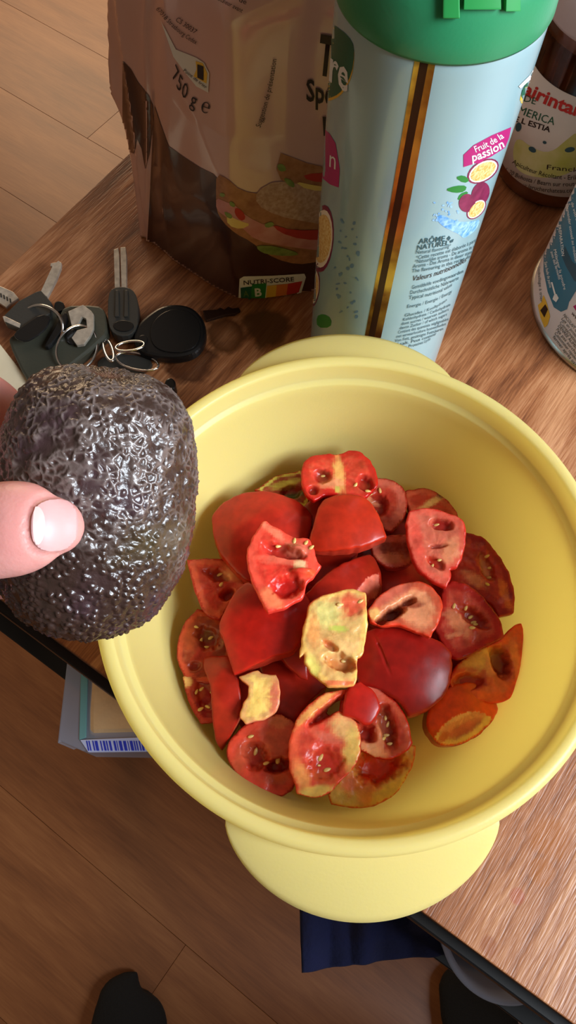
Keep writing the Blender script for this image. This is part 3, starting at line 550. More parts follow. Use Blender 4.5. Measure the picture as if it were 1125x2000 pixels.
def cutgrid(bm, cell):
    xs = [v.co.x for v in bm.verts]; ys = [v.co.y for v in bm.verts]
    for ax, lo, hi in ((0, min(xs), max(xs)), (1, min(ys), max(ys))):
        k = math.floor(lo/cell)*cell+cell
        while k < hi:
            co = (k, 0, 0) if ax == 0 else (0, k, 0); no = (1, 0, 0) if ax == 0 else (0, 1, 0)
            bmesh.ops.bisect_plane(bm, geom=bm.verts[:]+bm.edges[:]+bm.faces[:], plane_co=co, plane_no=no, dist=1e-5); k += cell
def decal(name, bvh, loops, m, parent, off=0.00012, cell=8, sm=0, label=None):
    bm = bmesh.new()
    if not isinstance(loops[0][0], (tuple, list, np.ndarray)): loops = [loops]
    for lp in loops:
        P = chaikin(lp, sm) if sm else np.asarray(lp, float); vs = [bm.verts.new((p[0], p[1], 0)) for p in P]
        for t in tessellate_polygon([[Vector((p[0], p[1], 0)) for p in P]]):
            try: bm.faces.new([vs[i] for i in t])
            except ValueError: pass
    cutgrid(bm, cell)
    return lay(name, bm, bvh, m, parent, off, label)
def ellp(cx, cy, rx, ry, rot=0, n=20):
    a = math.radians(rot); return [(cx+rx*math.cos(t)*math.cos(a)-ry*math.sin(t)*math.sin(a), cy+rx*math.cos(t)*math.sin(a)+ry*math.sin(t)*math.cos(a)) for t in [2*math.pi*i/n for i in range(n)]]
def text(s, bvh, p0, p1, size, m, parent, up=None, mid=None, bold=0.0, shear=0.0, off=0.00022, name='lettering'):
    cu = bpy.data.curves.new('t', 'FONT'); cu.body = s; cu.size = 1; cu.offset = bold; cu.shear = shear; cu.resolution_u = 2
    to = bpy.data.objects.new('t', cu); C.objects.link(to)
    bpy.context.view_layer.update()
    me = bpy.data.meshes.new_from_object(to); bpy.data.objects.remove(to); 
    bm = bmesh.new(); bm.from_mesh(me); bpy.data.meshes.remove(me)
    if not bm.verts: bm.free(); return
    x1 = max(v.co.x for v in bm.verts); x0 = min(v.co.x for v in bm.verts)
    p0 = np.array(p0, float); p1 = np.array(p1, float); d = (p1-p0)/np.linalg.norm(p1-p0)
    mid = (p0+p1)/2 if mid is None else np.array(mid, float)
    for v in bm.verts:
        s_ = (v.co.x-x0)/(x1-x0); b = (1-s_)**2*p0+2*s_*(1-s_)*(2*mid-(p0+p1)/2)+s_**2*p1
        if up is None:
            tg = 2*(1-s_)*((2*mid-(p0+p1)/2)-p0)+2*s_*(p1-(2*mid-(p0+p1)/2)); tg /= np.linalg.norm(tg); u = np.array([tg[1], -tg[0]])
        else: u = np.array(up, float)/np.linalg.norm(up)
        q = b+u*v.co.y*size; v.co = (q[0], q[1], 0)
    cutgrid(bm, max(6, size/2))
    return lay(name, bm, bvh, m, parent, off)

# ------------------------------------------------------------------ syrup can
KX, KY, KR = 0.0452, 0.2605, 0.0362; KZ = 0.2135
can = empty('syrup_can', (KX, KY, 0), 'tall pale blue metal drink can with green cap and gold seam, behind the bowl', 'can')
def canfn(a, r, z):
    g = 0.0
    ang = math.degrees(a)
    g += -0.0012*math.exp(-((ang-205)/16)**2-((z-0.135)/0.022)**2)-0.0008*math.exp(-((ang-320)/12)**2-((z-0.12)/0.02)**2)
    return (r+g if r > 0.03 else r), z
prof = [(0.0, 0.002), (0.031, 0.002), (0.033, 0.0), (0.0352, 0.0012), (0.0356, 0.003), (KR, 0.005)]+[(KR, 0.005+i*(KZ-0.007)/60) for i in range(1, 61)]+[(KR-0.0004, KZ+0.002), (0.0345, KZ+0.006), (0.03, KZ+0.008), (0, KZ+0.008)]
V, Fc = lathe(prof, KX, KY, 160, canfn); canb = mk('can_body', V, Fc, M_can, can)
KRc = KR+0.0004
prof = [(KR-0.001, KZ+0.001), (KRc, KZ), (KRc+0.0003, KZ+0.001), (KRc, KZ+0.006), (KRc-0.001, KZ+0.014), (KRc-0.004, KZ+0.021), (KRc-0.010, KZ+0.026), (0.018, KZ+0.029), (0.012, KZ+0.031), (0.012, KZ+0.040), (0.0, KZ+0.041)]
V, Fc = lathe(prof, KX, KY, 128); capb = mk('cap', V, Fc, M_cap, can)
cbv = bvh_of(capb)
def captab(x0, x1, y0, y1, th=0.0016):
    bm = bmesh.new(); vs = [bm.verts.new((x, y, 0)) for x, y in ((x0, y0), (x1, y0), (x1+1, y1), (x0-2, y1))]; bm.faces.new(vs); cutgrid(bm, 6)
    bv = {}
    o = lay('clip', bm, cbv, M_captab, can, 0.0003)
    if o:
        s = o.modifiers.new('s', 'SOLIDIFY'); s.thickness = th; s.offset = 1; bevel(o, 0.0004, 2, 50)
captab(866, 896, -40, 34); captab(906, 972, -34, 16); captab(984, 1008, -40, 20)
KB = bvh_of(canb)
decal('gold_seam', KB, [(813, 100), (855, 100), (800, 400), (744, 660), (712, 660), (762, 400)], M_gold, can, 0.00010, 6, label='shiny gold unprinted seam strip')
decal('dark_line', KB, [(824, 100), (841, 100), (788, 380), (731, 660), (719, 660), (773, 380)], M_seam, can, 0.00018, 6)
decal('logo_panel', KB, [(630, 40), (668, 62), (690, 85), (693, 110), (688, 150), (672, 180), (655, 194), (630, 200)], M_yel, can, 0.00012, 6, 1)
decal('logo_panel', KB, [(630, 36), (668, 58), (689, 80), (693, 104), (688, 144), (670, 176), (654, 189), (630, 194)], M_greenink, can, 0.00018, 6, 1)
text('re', KB, (644, 156), (680, 180), 92, M_white, can, up=(0.06, -1), bold=0.02, off=0.00028)
decal('logo_panel', KB, [(1070, 110), (1079, 60), (1082, 130), (1060, 200), (1030, 206), (1014, 200), (1018, 180), (1040, 150)], M_yel, can, 0.00012, 5, 1)
decal('logo_panel', KB, [(1072, 92), (1080, 60), (1080, 130), (1060, 190), (1034, 198), (1016, 192), (1020, 172), (1042, 140)], M_greenink, can, 0.00018, 5, 1)
decal('letter_strokes', KB, [[(1012, 168), (1016, 172), (1038, 152), (1056, 118), (1052, 116), (1034, 146)], [(1024, 190), (1030, 194), (1040, 168), (1050, 140), (1042, 142), (1032, 162)], [(1038, 178), (1043, 180), (1060, 140), (1056, 132)]], M_white, can, 0.00026, 5)
decal('tag_print', KB, [(630, 246), (645, 262), (656, 280), (664, 330), (662, 366), (645, 360), (630, 348)], M_mag, can, 0.00014, 6)
text('n', KB, (644, 325), (656, 331), 50, M_white, can, up=(0.05, -1))
def half_fruit(cx, cy, rx, ry, rot):
    decal('fruit_print', KB, ellp(cx, cy, rx, ry, rot), M_maroon, can, 0.00012, 6); decal('fruit_print', KB, ellp(cx, cy, rx*.9, ry*.86, rot), M_pith, can, 0.00018, 6); decal('fruit_print', KB, ellp(cx, cy, rx*.8, ry*.72, rot), M_pulp, can, 0.00024, 6)
half_fruit(630, 466, 22, 66, 4); half_fruit(611, 560, 14, 40, 4)
decal('banner', KB, [(905, 326), (905, 302), (925, 283), (960, 264), (998, 248), (994, 268), (986, 288), (958, 306), (944, 312), (942, 322), (930, 318)], M_mag, can, 0.00014, 6)
text('Fruit de la', KB, (929, 297), (984, 268), 18, M_white, can, mid=(957, 284), bold=0.01)
text('passion', KB, (921, 315), (986, 285), 23, M_white, can, mid=(954, 303), bold=0.02, shear=0.2)
decal('leaf_print', KB, [[(868, 370), (890, 362), (912, 362), (908, 374), (888, 377)], [(888, 346), (905, 341), (918, 352), (906, 358)], [(892, 392), (898, 378), (915, 372), (910, 386)]], M_leaf, can, 0.00012, 6, 1)
decal('fruit_print', KB, ellp(938, 378, 17, 24, 20), M_maroon, can, 0.00016, 6); decal('fruit_print', KB, ellp(912, 396, 16, 18, 10), M_maroon, can, 0.0002, 6)
half_fruit(943, 334, 34, 20, -32); half_fruit(930, 408, 24, 14, -48)
decal('splash_print', KB, [(850, 425), (862, 418), (880, 428), (900, 434), (925, 432), (938, 428), (930, 448), (918, 458), (905, 466), (898, 458), (880, 450), (862, 440)], M_blue, can, 0.0001, 6, 1)
rr = random.Random(3)
decal('droplet_print', KB, [ellp(845+rr.uniform(0, 50), 395+rr.uniform(0, 40), rr.uniform(1, 3), rr.uniform(1, 3.4), rr.uniform(0, 90), 8) for _ in range(26)], M_blue, can, 0.00012, 6)
decal('droplet_print', KB, [ellp(655+rr.uniform(0, 48)-0.05*i, 430+5.6*i+rr.uniform(-6, 6), rr.uniform(1.2, 4.5), rr.uniform(1.4, 5), rr.uniform(0, 90), 9) for i in range(34)], M_drop, can, 0.00012, 6)
decal('leaf_print', KB, [(618, 618), (632, 612), (648, 622), (646, 640), (620, 640)], M_leaf, can, 0.00012, 6, 1)
decal('droplet_print', KB, [[(872, 466), (877, 460), (880, 464), (876, 470)], [(878, 470), (886, 466), (884, 472), (879, 474)]], M_tealink, can, 0.0002, 5)
UPK = (0.16, -1)
def kt(s, a, b, sz, mid=None, ink=M_tealink, **k): text(s, KB, a, b, sz, ink, can, up=UPK, mid=mid, **k)
kt('ARÔME', (817, 476), (868, 470), 15, bold=0.012); kt('NATUREL', (814, 488), (876, 478), 14, bold=0.012); kt('Natural flavouring*', (812, 495), (880, 482), 10, (848, 491))
kt('*Cette recette est élaborée à partir', (812, 506), (932, 470), 10.5, (878, 492)); kt('*Natuurlijke aroma - De aroma in de', (810, 514), (930, 482), 10.5, (872, 502)); kt('Aroma - Das Aroma in dieser stammt', (806, 523), (928, 492), 10.5, (872, 510)); kt('The flavouring in this recipe does', (804, 532), (924, 500), 10.5, (868, 520))
kt('Valeurs nutritionnelles', (806, 548), (910, 510), 15, (862, 534), M_dark, shear=0.2)
for i, (s, dx) in enumerate((('Gemiddelde voedingswaarden', 100), ('Durchschnittliche Nährwerte', 94), ('Typical nutritional values', 84))):
    kt(s, (804-3*i, 564+10*i), (804-3*i+dx, 532+13*i), 10.5, (852-3*i, 552+11.5*i))
kt('Energie / Energie / Energy', (795, 601), (882, 571), 9.5, (842, 590))
for i, (s, dx) in enumerate((('Glucides / Koolhydraten', 82), ('Kohlenhydrate / Carbohydrate', 92), ('dont sucres / waarvan suikers', 92), ('davon Zucker / of which sugars', 92), ('Contient des quantités négligeables', 98), ('met verwaarloosbare hoeveelheden', 96), ('Von Fett, gesättigte Fettsäuren', 94), ('of salt. Peut contenir', 84), ('Energie Proteines Lipides', 76))):
    kt(s, (790-3.2*i, 618+8.3*i), (790-3.2*i+dx, 587+9.5*i), 8.5, (838-3.2*i, 606+8.6*i))

# ------------------------------------------------------------------ bread bag
bag = empty('bread_bag', (-0.03, 0.36, 0), 'pink and brown plastic bread bag with sandwich print, left of the can', 'bag')
def bag_loop(z):
    k = min(1, z/0.08); top = sstep(0.17, 0.27, np.array(z))
    A = (-0.094+0.165*z, 0.343); L_ = (A[0]-0.017*k-0.005, A[1]+0.031*k+0.006)
    B = (-0.037+0.02*z, 0.3005-0.02*math.sin(min(1, z/0.12)*math.pi)*0.4); Cc = (0.018, 0.311); D = (0.034, 0.39); Ee = (-0.07, 0.415)
    pts = np.array([A, (A[0]*.62+B[0]*.38, A[1]*.62+B[1]*.38-0.0025), B, ((B[0]+Cc[0])/2, (B[1]+Cc[1])/2-0.003), Cc, (0.033, 0.345), D, (-0.02, 0.412), Ee, L_])
    c = np.array([-0.02, 0.362]); pts = c+(pts-c)*np.array([1-0.35*top, 1-0.75*top])
    return pts
NB = 260; NZ = 150
V = []
for iz in range(NZ+1):
    z = 0.27*iz/NZ; P = bag_loop(z); n = len(P); row = []
    for i in range(NB):
        t = i/NB*n; i0 = int(t) % n; f = t-int(t)
        p0, p1, p2, p3 = P[i0-1], P[i0], P[(i0+1) % n], P[(i0+2) % n]
        cr = 0.5*((2*p1)+(-p0+p2)*f+(2*p0-5*p1+4*p2-p3)*f*f+(-p0+3*p1-3*p2+p3)*f**3); li = p1*(1-f)+p2*f
        row.append(li*0.45+cr*0.55)
    row = np.array(row); zz = np.full((NB, 1), z); V.append(np.hstack([row, zz]))
V = np.array(V)
cc = np.array([-0.03, 0.36, 0]); D_ = V-cc; D_[..., 2] = 0; D_ /= np.linalg.norm(D_, axis=-1, keepdims=True)
s_ = np.arange(NB)/NB
ridge = (1-np.abs(vnoise(V*np.array([1, 1, 0.45]), 28)))**4*0.0055+vnoise(V*np.array([1, 1, 0.3]), 75)*0.0007+vnoise(V, 16)*0.0024
amp = sstep(0.0, 0.06, V[..., 2])*0.75+0.25
V = V+D_*(ridge*amp)[..., None]
seam = np.exp(-((np.arange(NB)-2)/1.6)**2)[None, :]*0.0022; V = V+D_*seam[..., None]
V[..., 2] += (vnoise(V, 30)*0.001*sstep(0, .02, V[..., 2]))
V[0, :, 2] = 0.0005
V = V.reshape(-1, 3); Fc = [(i*NB+j, i*NB+(j+1) % NB, (i+1)*NB+(j+1) % NB, (i+1)*NB+j) for i in range(NZ) for j in range(NB)]
Fc.append(tuple(range(NB))[::-1]); Fc.append(tuple(NZ*NB+j for j in range(NB)))
bagb = mk('bag_film', V, Fc, M_bag, bag); GB = bvh_of(bagb)
decal('brown_print', GB, [(302, 205), (312, 235), (330, 285), (358, 305), (392, 327), (418, 340), (436, 362), (470, 390), (600, 440), (660, 470), (660, 640), (455, 640), (380, 560), (286, 500), (292, 400)], M_bagbrown, bag, 0.0003, 4)
decal('brown_print', GB, [(240, 118), (256, 134), (270, 160), (290, 185), (299, 205), (300, 240), (292, 300), (284, 330), (277, 290), (268, 270), (262, 300), (240, 290)], M_bagbrown, bag, 0.0003, 4)
decal('sandwich_print', GB, [(424, 338), (445, 348), (470, 372), (520, 380), (600, 385), (650, 380), (650, 500), (600, 515), (560, 512), (520, 495), (490, 470), (460, 455), (436, 432), (424, 410), (423, 380)], M_bread, bag, 0.0005, 5, 1)
decal('bread_face', GB, [(500, 372), (540, 350), (600, 362), (650, 370), (650, 440), (600, 432), (540, 420), (500, 398)], M_crumb, bag, 0.0006, 5, 1)
decal('ham', GB, [(424, 384), (440, 392), (462, 400), (480, 420), (520, 440), (650, 460), (650, 490), (560, 480), (500, 468), (470, 440), (440, 420), (424, 408)], M_ham, bag, 0.0007, 5, 1)
decal('tomato_slice', GB, [[(460, 402), (474, 410), (480, 425), (470, 430), (458, 415)], [(530, 436), (570, 448), (650, 446), (650, 466), (590, 466), (545, 452)]], M_tomp, bag, 0.0008, 5, 1)
decal('egg_slice', GB, [(444, 418), (470, 430), (490, 436), (470, 446), (446, 438)], M_egg, bag, 0.0008, 5, 1)
decal('salad_leaf', GB, [[(434, 374), (442, 378), (438, 384), (430, 380)], [(450, 390), (460, 396), (458, 404), (448, 398)], [(500, 476), (540, 478), (590, 494), (560, 498), (520, 494), (504, 486)], [(440, 410), (455, 418), (452, 426), (442, 420)], [(514, 436), (530, 430), (536, 438), (520, 444)]], M_salad, bag, 0.0009, 5, 1)
decal('sandwich_print', GB, [(548, 298), (600, 318), (660, 330), (660, 385), (590, 372), (548, 350), (540, 330)], M_bread, bag, 0.0005, 5)
decal('ham', GB, [(590, 338), (660, 335), (660, 356), (600, 352)], M_tomp, bag, 0.0007, 5, 1)
decal('egg_slice', GB, [(572, 352), (620, 362), (660, 364), (660, 372), (600, 370)], M_egg, bag, 0.0007, 5, 1)
decal('salad_leaf', GB, [[(539, 320), (552, 318), (560, 332), (545, 334)], [(552, 344), (572, 352), (575, 366), (560, 360)]], M_salad, bag, 0.0008, 5, 1)
decal('score_box', GB, [(468, 543), (476, 538), (530, 537), (594, 533), (597, 540), (588, 570), (560, 578), (472, 586), (466, 580)], M_white, bag, 0.0006, 5, 0)
for i, (mm, p) in enumerate(((M_greenink, [(470, 560), (492, 557), (490, 582), (471, 584)]), (M_leaf, [(492, 553), (520, 551), (517, 583), (489, 584)]), (M_yel, [(521, 556), (540, 554), (538, 577), (519, 579)]), (M_orange, [(540, 554), (562, 552), (559, 574), (538, 577)]), (M_red, [(562, 552), (590, 547), (583, 569), (559, 574)]))):
    decal('score_band', GB, p, mm, bag, 0.0008, 5)
text('NUTRI-SCORE', GB, (476, 554), (574, 547), 12, M_dark, bag, bold=0.01, off=0.0009); text('A', GB, (476, 577), (486, 576), 17, M_salad, bag, off=0.001); text('B', GB, (498, 576), (511, 575), 22, M_white, bag, bold=0.03, off=0.001)
text('750 g ℮', GB, (338, 150), (408, 222), 40, M_dark, bag, mid=(366, 197), up=(0.25, -1), off=0.0005)
text('Suggestion de présentation', GB, (508, 248), (540, 114), 15, M_dark, bag, mid=(527, 184), off=0.0006)
text('CS 30037', GB, (344, 40), (382, 66), 14, M_dark, bag, off=0.0005); text('67018 Strasbourg Cedex', GB, (306, 18), (384, 86), 13, M_dark, bag, mid=(344, 58), off=0.0005)
text('fraîcheur avant', GB, (420, -4), (472, 24), 13, M_dark, bag, off=0.0005); text('de', GB, (466, 2), (480, 8), 14, M_dark, bag, off=0.0005)
decal('sorting_label', GB, [(316, 40), (345, 96), (385, 112), (400, 122), (410, 142), (408, 180), (385, 168), (362, 140), (340, 110)], M_paper, bag, 0.0005, 5)
decal('sorting_label', GB, [(384, 118), (398, 122), (407, 142), (405, 162), (380, 148), (386, 134)], M_yel, bag, 0.0007, 5)
decal('bin_icon', GB, [(388, 124), (400, 128), (400, 156), (388, 150)], M_dark, bag, 0.0009, 5)
text('Point de trier', GB, (360, 138), (404, 172), 9, M_dark, bag, off=0.0008)
text('T', GB, (619, 140), (650, 146), 105, M_dark, bag, up=(0.1, -1), bold=0.04, off=0.0006); text('Spécial', GB, (598, 194), (700, 214), 60, M_dark, bag, up=(0, -1), bold=0.02, off=0.0006)
decal('letter_stroke', GB, [(630, 226), (645, 228), (645, 262), (632, 264)], M_dark, bag, 0.0006, 5)

# ------------------------------------------------------------------ honey jar
JX, JY, JR = 0.166, 0.416, 0.038
jar = empty('honey_jar', (JX, JY, 0), 'glass jar of brown honey with white label and frosted lid, at top right', 'jar')
prof = [(0, 0.001), (0.033, 0.0005), (0.037, 0.003), (JR, 0.008), (JR, 0.100), (JR-0.002, 0.108), (0.033, 0.114), (0.032, 0.124), (0.0, 0.124)]
V, Fc = lathe([(max(0, r-0.0022), z+0.001) for r, z in prof[:5]]+[(JR-0.0022, 0.092), (0, 0.092)], JX, JY, 96); mk('honey', V, Fc, M_honey, jar)
V, Fc = lathe(prof, JX, JY, 96); jb = mk('glass', V, Fc, M_glass, jar)
V, Fc = lathe([(0.034, 0.108), (0.0375, 0.108), (0.038, 0.110), (0.0378, 0.126), (0.036, 0.129), (0, 0.1295)], JX, JY, 96); mk('lid', V, Fc, M_lid, jar)
_zl = 0.081
V, Fc = lathe([(JR+0.0001, 0.0135), (JR+0.00035, 0.0135), (JR+0.00035, _zl), (JR+0.0001, _zl)], JX, JY, 128); jl = mk('label', V, Fc, M_paper, jar); JB = bvh_of(jl)
M_wash = mat('green_wash', (176, 180, 70), 0.6, noise=(60, (212, 206, 150), 0.25))
decal('green_wash', JB, [(1010, 265), (1040, 290), (1075, 300), (1110, 270), (1130, 255), (1140, 320), (1100, 345), (1050, 348), (1010, 335), (1000, 300)], M_wash, jar, 0.0001, 6, 2)
text('Chairintane', JB, (975, 158), (1156, 236), 36, M_red, jar, mid=(1064, 202), bold=0.03, off=0.0003)
text('MIEL DE', JB, (978, 184), (1046, 204), 19, M_greenink, jar, off=0.0003); text('AMERICA', JB, (994, 212), (1082, 244), 22, M_greenink, jar, mid=(1040, 231), off=0.0003); text('DE L ESTIA', JB, (992, 232), (1074, 258), 15, M_dark, jar, off=0.0003, bold=.02)
text('Apiculteur Récoltant - Erik', JB, (1000, 318), (1128, 350), 13, M_dark, jar, mid=(1062, 344), off=0.0003); text('Franck', JB, (1068, 330), (1130, 336), 13, M_dark, jar, off=0.0003)
text('64120 Bohosta / Bearn sur route', JB, (980, 330), (1128, 362), 12, M_dark, jar, mid=(1046, 358), off=0.0003); text('www.lerucherchateau.com', JB, (1006, 358), (1126, 374), 12, M_dark, jar, mid=(1064, 374), off=0.0003)
decal('bee_print', JB, [ellp(1040, 292, 8, 5, 30), ellp(1064, 278, 4, 3, 20), ellp(1113, 292, 10, 5, -10), ellp(1013, 248, 6, 9, 10)], M_tealink, jar, 0.0002, 6)

# ------------------------------------------------------------------ milk tin
TX, TY, TR = 0.2090, 0.3060, 0.0655
tin = empty('powder_tin', (TX, TY, 0), 'round white and teal printed tin at the right edge of the table', 'tin')
prof = [(0, 0.002), (TR-0.003, 0.002), (TR-0.001, 0.0), (TR+0.0006, 0.0008), (TR+0.0008, 0.0025), (TR-0.0004, 0.0038), (TR-0.0004, 0.155), (TR+0.0006, 0.158), (TR-0.001, 0.160), (TR-0.004, 0.158), (0, 0.158)]
V, Fc = lathe([p for p in prof[:6]], TX, TY, 160); mk('tin_rim', V, Fc, M_tinrim, tin)
V, Fc = lathe([(TR-0.0004, 0.0036+i*0.0038) for i in range(41)]+prof[7:], TX, TY, 160); tb = mk('tin_body', V, Fc, M_tin, tin); TB = bvh_of(tb)
decal('teal_panel', TB, [(1128, 330), (1096, 400), (1072, 455), (1062, 500), (1062, 530), (1070, 570), (1082, 600), (1096, 609), (1108, 604), (1112, 590), (1130, 560), (1300, 500), (1300, 320)], M_teal, tin, 0.00015, 6)
decal('dark_teal_band', TB, [(1098, 500), (1106, 520), (1122, 548), (1140, 558), (1140, 530), (1118, 510), (1104, 480)], M_teald, tin, 0.0002, 6)
decal('icon_panel', TB, [(1051, 596), (1058, 590), (1062, 576), (1068, 590), (1072, 606), (1075, 618), (1070, 634), (1064, 640), (1056, 620)], M_yel, tin, 0.0002, 6)
decal('icon_print', TB, [(1056, 606), (1066, 594), (1071, 604), (1064, 620)], M_dark, tin, 0.0003, 6)
decal('spoon_print', TB, [[(1077, 551), (1080, 551), (1087, 576), (1084, 577)], [(1083, 576), (1088, 574), (1092, 582), (1087, 590), (1080, 584)]], M_white, tin, 0.0003, 6)
for i, (p0, p1, s) in enumerate((((1064, 512), (1074, 562), 'Sans huile de palme'), ((1076, 492), (1092, 546), 'avec des ferments'), ((1082, 488), (1102, 566), 'Mélanger la poudre'), ((1091, 440), (1098, 500), 'PREPARATION'), ((1106, 400), (1124, 512), 'Demander conseil au médecin'), ((1116, 396), (1140, 480), 'de votre enfant suivi'), ((1050, 520), (1056, 590), 'Emballage à trier'))):
    text(s, TB, p0, p1, 8, M_white if i < 6 else M_tealink, tin, off=0.0003)
decal('badge_print', TB, [(1112, 590), (1140, 560), (1160, 600), (1140, 640), (1116, 616)], M_tin, tin, 0.00025, 6); decal('badge_print', TB, [(1120, 598), (1130, 592), (1136, 600), (1128, 610)], M_mag, tin, 0.0003, 6); text('www', TB, (1116, 612), (1134, 634), 10, M_dark, tin, off=0.0004)
for i, s in enumerate(('NICOLAIT CROISSANCE', 'Lait en poudre infantile', 'Conservation au sec', 'DENREE ALIMENTAIRE', 'Ne pas surchauffer', 'Consommer rapidement', 'fermer après usage')):
    text(s, TB, (1100-3.4*i, 616+7*i), (1150-3.4*i, 680+7*i), 8.5, M_tealink, tin, off=0.0003)

# ------------------------------------------------------------------ cream card and keys
o = prism_px('card', [(-160, 470), (2, 672), (60, 748), (66, 770), (40, 1000), (-200, 1000)], 0.0002, 0.004, M_cardpaper, bev=0.0005); tag(o, 'flat cream card lying on the table at the left edge', 'card')
KG = 'keys on the ring'
o = prism_px('key_case', [(14, 664), (22, 655), (120, 596), (190, 594), (206, 606), (212, 640), (205, 660), (120, 728), (90, 745), (66, 748), (50, 742)], 0.0004, 0.0085, M_tagp, bev=0.0015, smooth=1); tag(o, 'dark grey-green flat rounded case lying under the keys', 'key case')
def key(label, parts):
    P0 = un(*parts[0][1][0], 0.0); k = empty('key', (P0[0], P0[1], 0), label, 'key', None)
    for (nm, outl, z0, z1, m, sm, tl) in parts: prism_px(nm, outl, z0, z1, m, k, smooth=sm, bev=0.0004 if m is not M_steel else 0.0002, tilt=tl)
    return k
k1 = key('key with square black head and thin notched blade pointing up right', [('blade', [(79, 570), (102, 520), (98, 519), (99, 514), (110, 512), (114, 509), (120, 513), (119, 522), (110, 545), (92, 580)], 0.009, 0.0115, M_steel, 0, None), ('head', [(6, 618), (36, 588), (70, 570), (80, 567), (100, 590), (98, 612), (80, 622), (52, 636), (38, 642), (10, 630)], 0.0085, 0.0140, M_keyplast, 0, None)])
prism_px('head_edge', [(5, 618), (9, 617), (40, 632), (38, 640), (8, 627)], 0.009, 0.0143, M_steel, k1, bev=0.0002)
k2 = key('flat key with toothed blade reaching the left edge of the photo', [('blade', [(-60, 540), (4, 560), (26, 570), (36, 582), (20, 592), (12, 600), (-6, 588), (-60, 562)], 0.003, 0.0052, M_steel, 0, None)])
for i in range(4): prism_px('tooth_cut', [(0+i*6, 572+i*3.4), (3+i*6, 573+i*3.4), (4+i*6, 580+i*3.4), (1+i*6, 580+i*3.4)], 0.0051, 0.0056, M_keyplast, k2, bev=0)
k3 = key('silver octagonal-headed key standing on edge in the middle of the bunch', [('head', [(133, 608), (162, 595), (178, 607), (183, 614), (183, 640), (176, 656), (164, 672), (150, 674), (140, 660), (150, 645), (170, 640), (168, 622), (160, 618), (152, 634), (140, 636)], 0.010, 0.0122, M_steel, 0, None)])
k4 = key('twin-shaft steel key with dark ribbed head pointing straight up', [('blade', [(222, 487), (231, 484), (233, 500), (234, 560), (224, 562)], 0.004, 0.0072, M_steel, 0, None), ('blade', [(235, 483), (245, 482), (247, 500), (247, 562), (237, 562)], 0.004, 0.0076, M_steel, 0, None),
    ('head', [(211, 575), (220, 562), (240, 559), (258, 564), (268, 580), (271, 610), (268, 640), (255, 655), (232, 657), (215, 645), (210, 620)], 0.002, 0.0100, M_keyplast, 1, None)])
for x in (229, 247): prism_px('rib', [(x-4, 566), (x+3, 566), (x+4, 618), (x-5, 618)], 0.0098, 0.0112, M_keyplast, k4, bev=0.0004)
prism_px('eyelet', ellp(241, 636, 20, 11, 0), 0.0095, 0.0106, M_fob, k4, bev=0.0003)
fob = prism_px('key_fob', [(260, 655), (268, 632), (290, 612), (315, 596), (345, 592), (375, 598), (396, 618), (404, 645), (398, 672), (380, 690), (350, 698), (315, 697), (280, 690), (262, 676)], 0.002, 0.0095, M_fob, smooth=2, bev=0.0018); tag(fob, 'glossy black teardrop-shaped door fob beside the upright key', 'key fob')
prism_px('fob_face', [(292, 648), (300, 625), (322, 607), (348, 602), (374, 610), (390, 628), (393, 650), (386, 672), (368, 685), (342, 689), (312, 684), (296, 670)], 0.0094, 0.0102, M_fob, fob, smooth=2, bev=0.0005)
prism_px('fob_eyelet', ellp(279, 662, 9, 8, 0), 0.0094, 0.0102, M_fob, fob, bev=0.0003)
k5 = key('dark key whose serrated blade sticks out right of the black fob', [('blade', [(396, 606), (425, 604), (430, 600), (438, 604), (446, 598), (454, 602), (466, 600), (470, 606), (458, 613), (440, 615), (402, 626)], 0.001, 0.0032, M_seam, 0, None)])
def ring(label, cx, cy, rx, ry, rot, z, lift, r=0.0007, m=M_ring, name='key_ring'):
    pts = []
    a = math.radians(rot)
    for i in range(60):
        t = 2*math.pi*i/60; x = cx+rx*math.cos(t)*math.cos(a)-ry*math.sin(t)*math.sin(a); y = cy+rx*math.cos(t)*math.sin(a)+ry*math.sin(t)*math.cos(a)
        pts.append(un(x, y, z+lift*math.sin(t)))
    o = tube(name, pts, r, m, closed=True); tag(o, label, 'key ring'); return o
ring('steel split ring arching over the square black key head', 82, 634, 42, 36, 30, 0.0105, -0.0068, 0.0009)
ring('large thin steel ring looped through the silver key', 150, 680, 46, 38, -60, 0.0100, -0.0035)
ring('small bright ring between the case and the fob', 212, 684, 8, 22, -18, 0.009, 0.004, 0.0009)
ring('double split ring through the fob eyelet, upper coil', 254, 676, 28, 9, -8, 0.0125, 0.0015)
ring('thin wide ring under the fob reaching toward the avocado', 268, 706, 42, 16, 12, 0.006, 0.001)
o = prism_px('key', [(190, 700), (230, 690), (275, 694), (300, 706), (290, 724), (240, 735), (190, 725)], 0.001, 0.0035, M_keyplast, smooth=1, bev=0.0005); tag(o, 'grey flat key head half hidden behind the top of the avocado', 'key')
def dark_bit(label, outl, z0, z1, nm='key_sleeve'):
    o = prism_px(nm, outl, z0, z1, M_fob, smooth=1, bev=0.001); tag(o, label, 'key sleeve'); return o
dark_bit('black rubber key sleeve tangled beneath the steel ring, left part', [(26, 650), (50, 632), (80, 612), (100, 618), (92, 640), (70, 658), (50, 668), (30, 662)], 0.0145, 0.0158)
dark_bit('black folded strap lying slantwise across the bunch', [(84, 678), (100, 650), (118, 618), (130, 606), (132, 626), (118, 650), (96, 676)], 0.0092, 0.0130)
dark_bit('round-ended black toggle sticking up between the two left keys', [(106, 610), (105, 592), (112, 587), (122, 588), (127, 598), (122, 612), (112, 626)], 0.0030, 0.0085)
dark_bit('black barrel inside the silver key head, lower middle of the bunch', [(126, 652), (142, 640), (160, 644), (164, 660), (150, 672), (132, 672)], 0.0092, 0.0105)
dark_bit('small black ball peeking out right of the avocado top', ellp(332, 749, 11, 12, 0, 16), 0.0005, 0.0100)

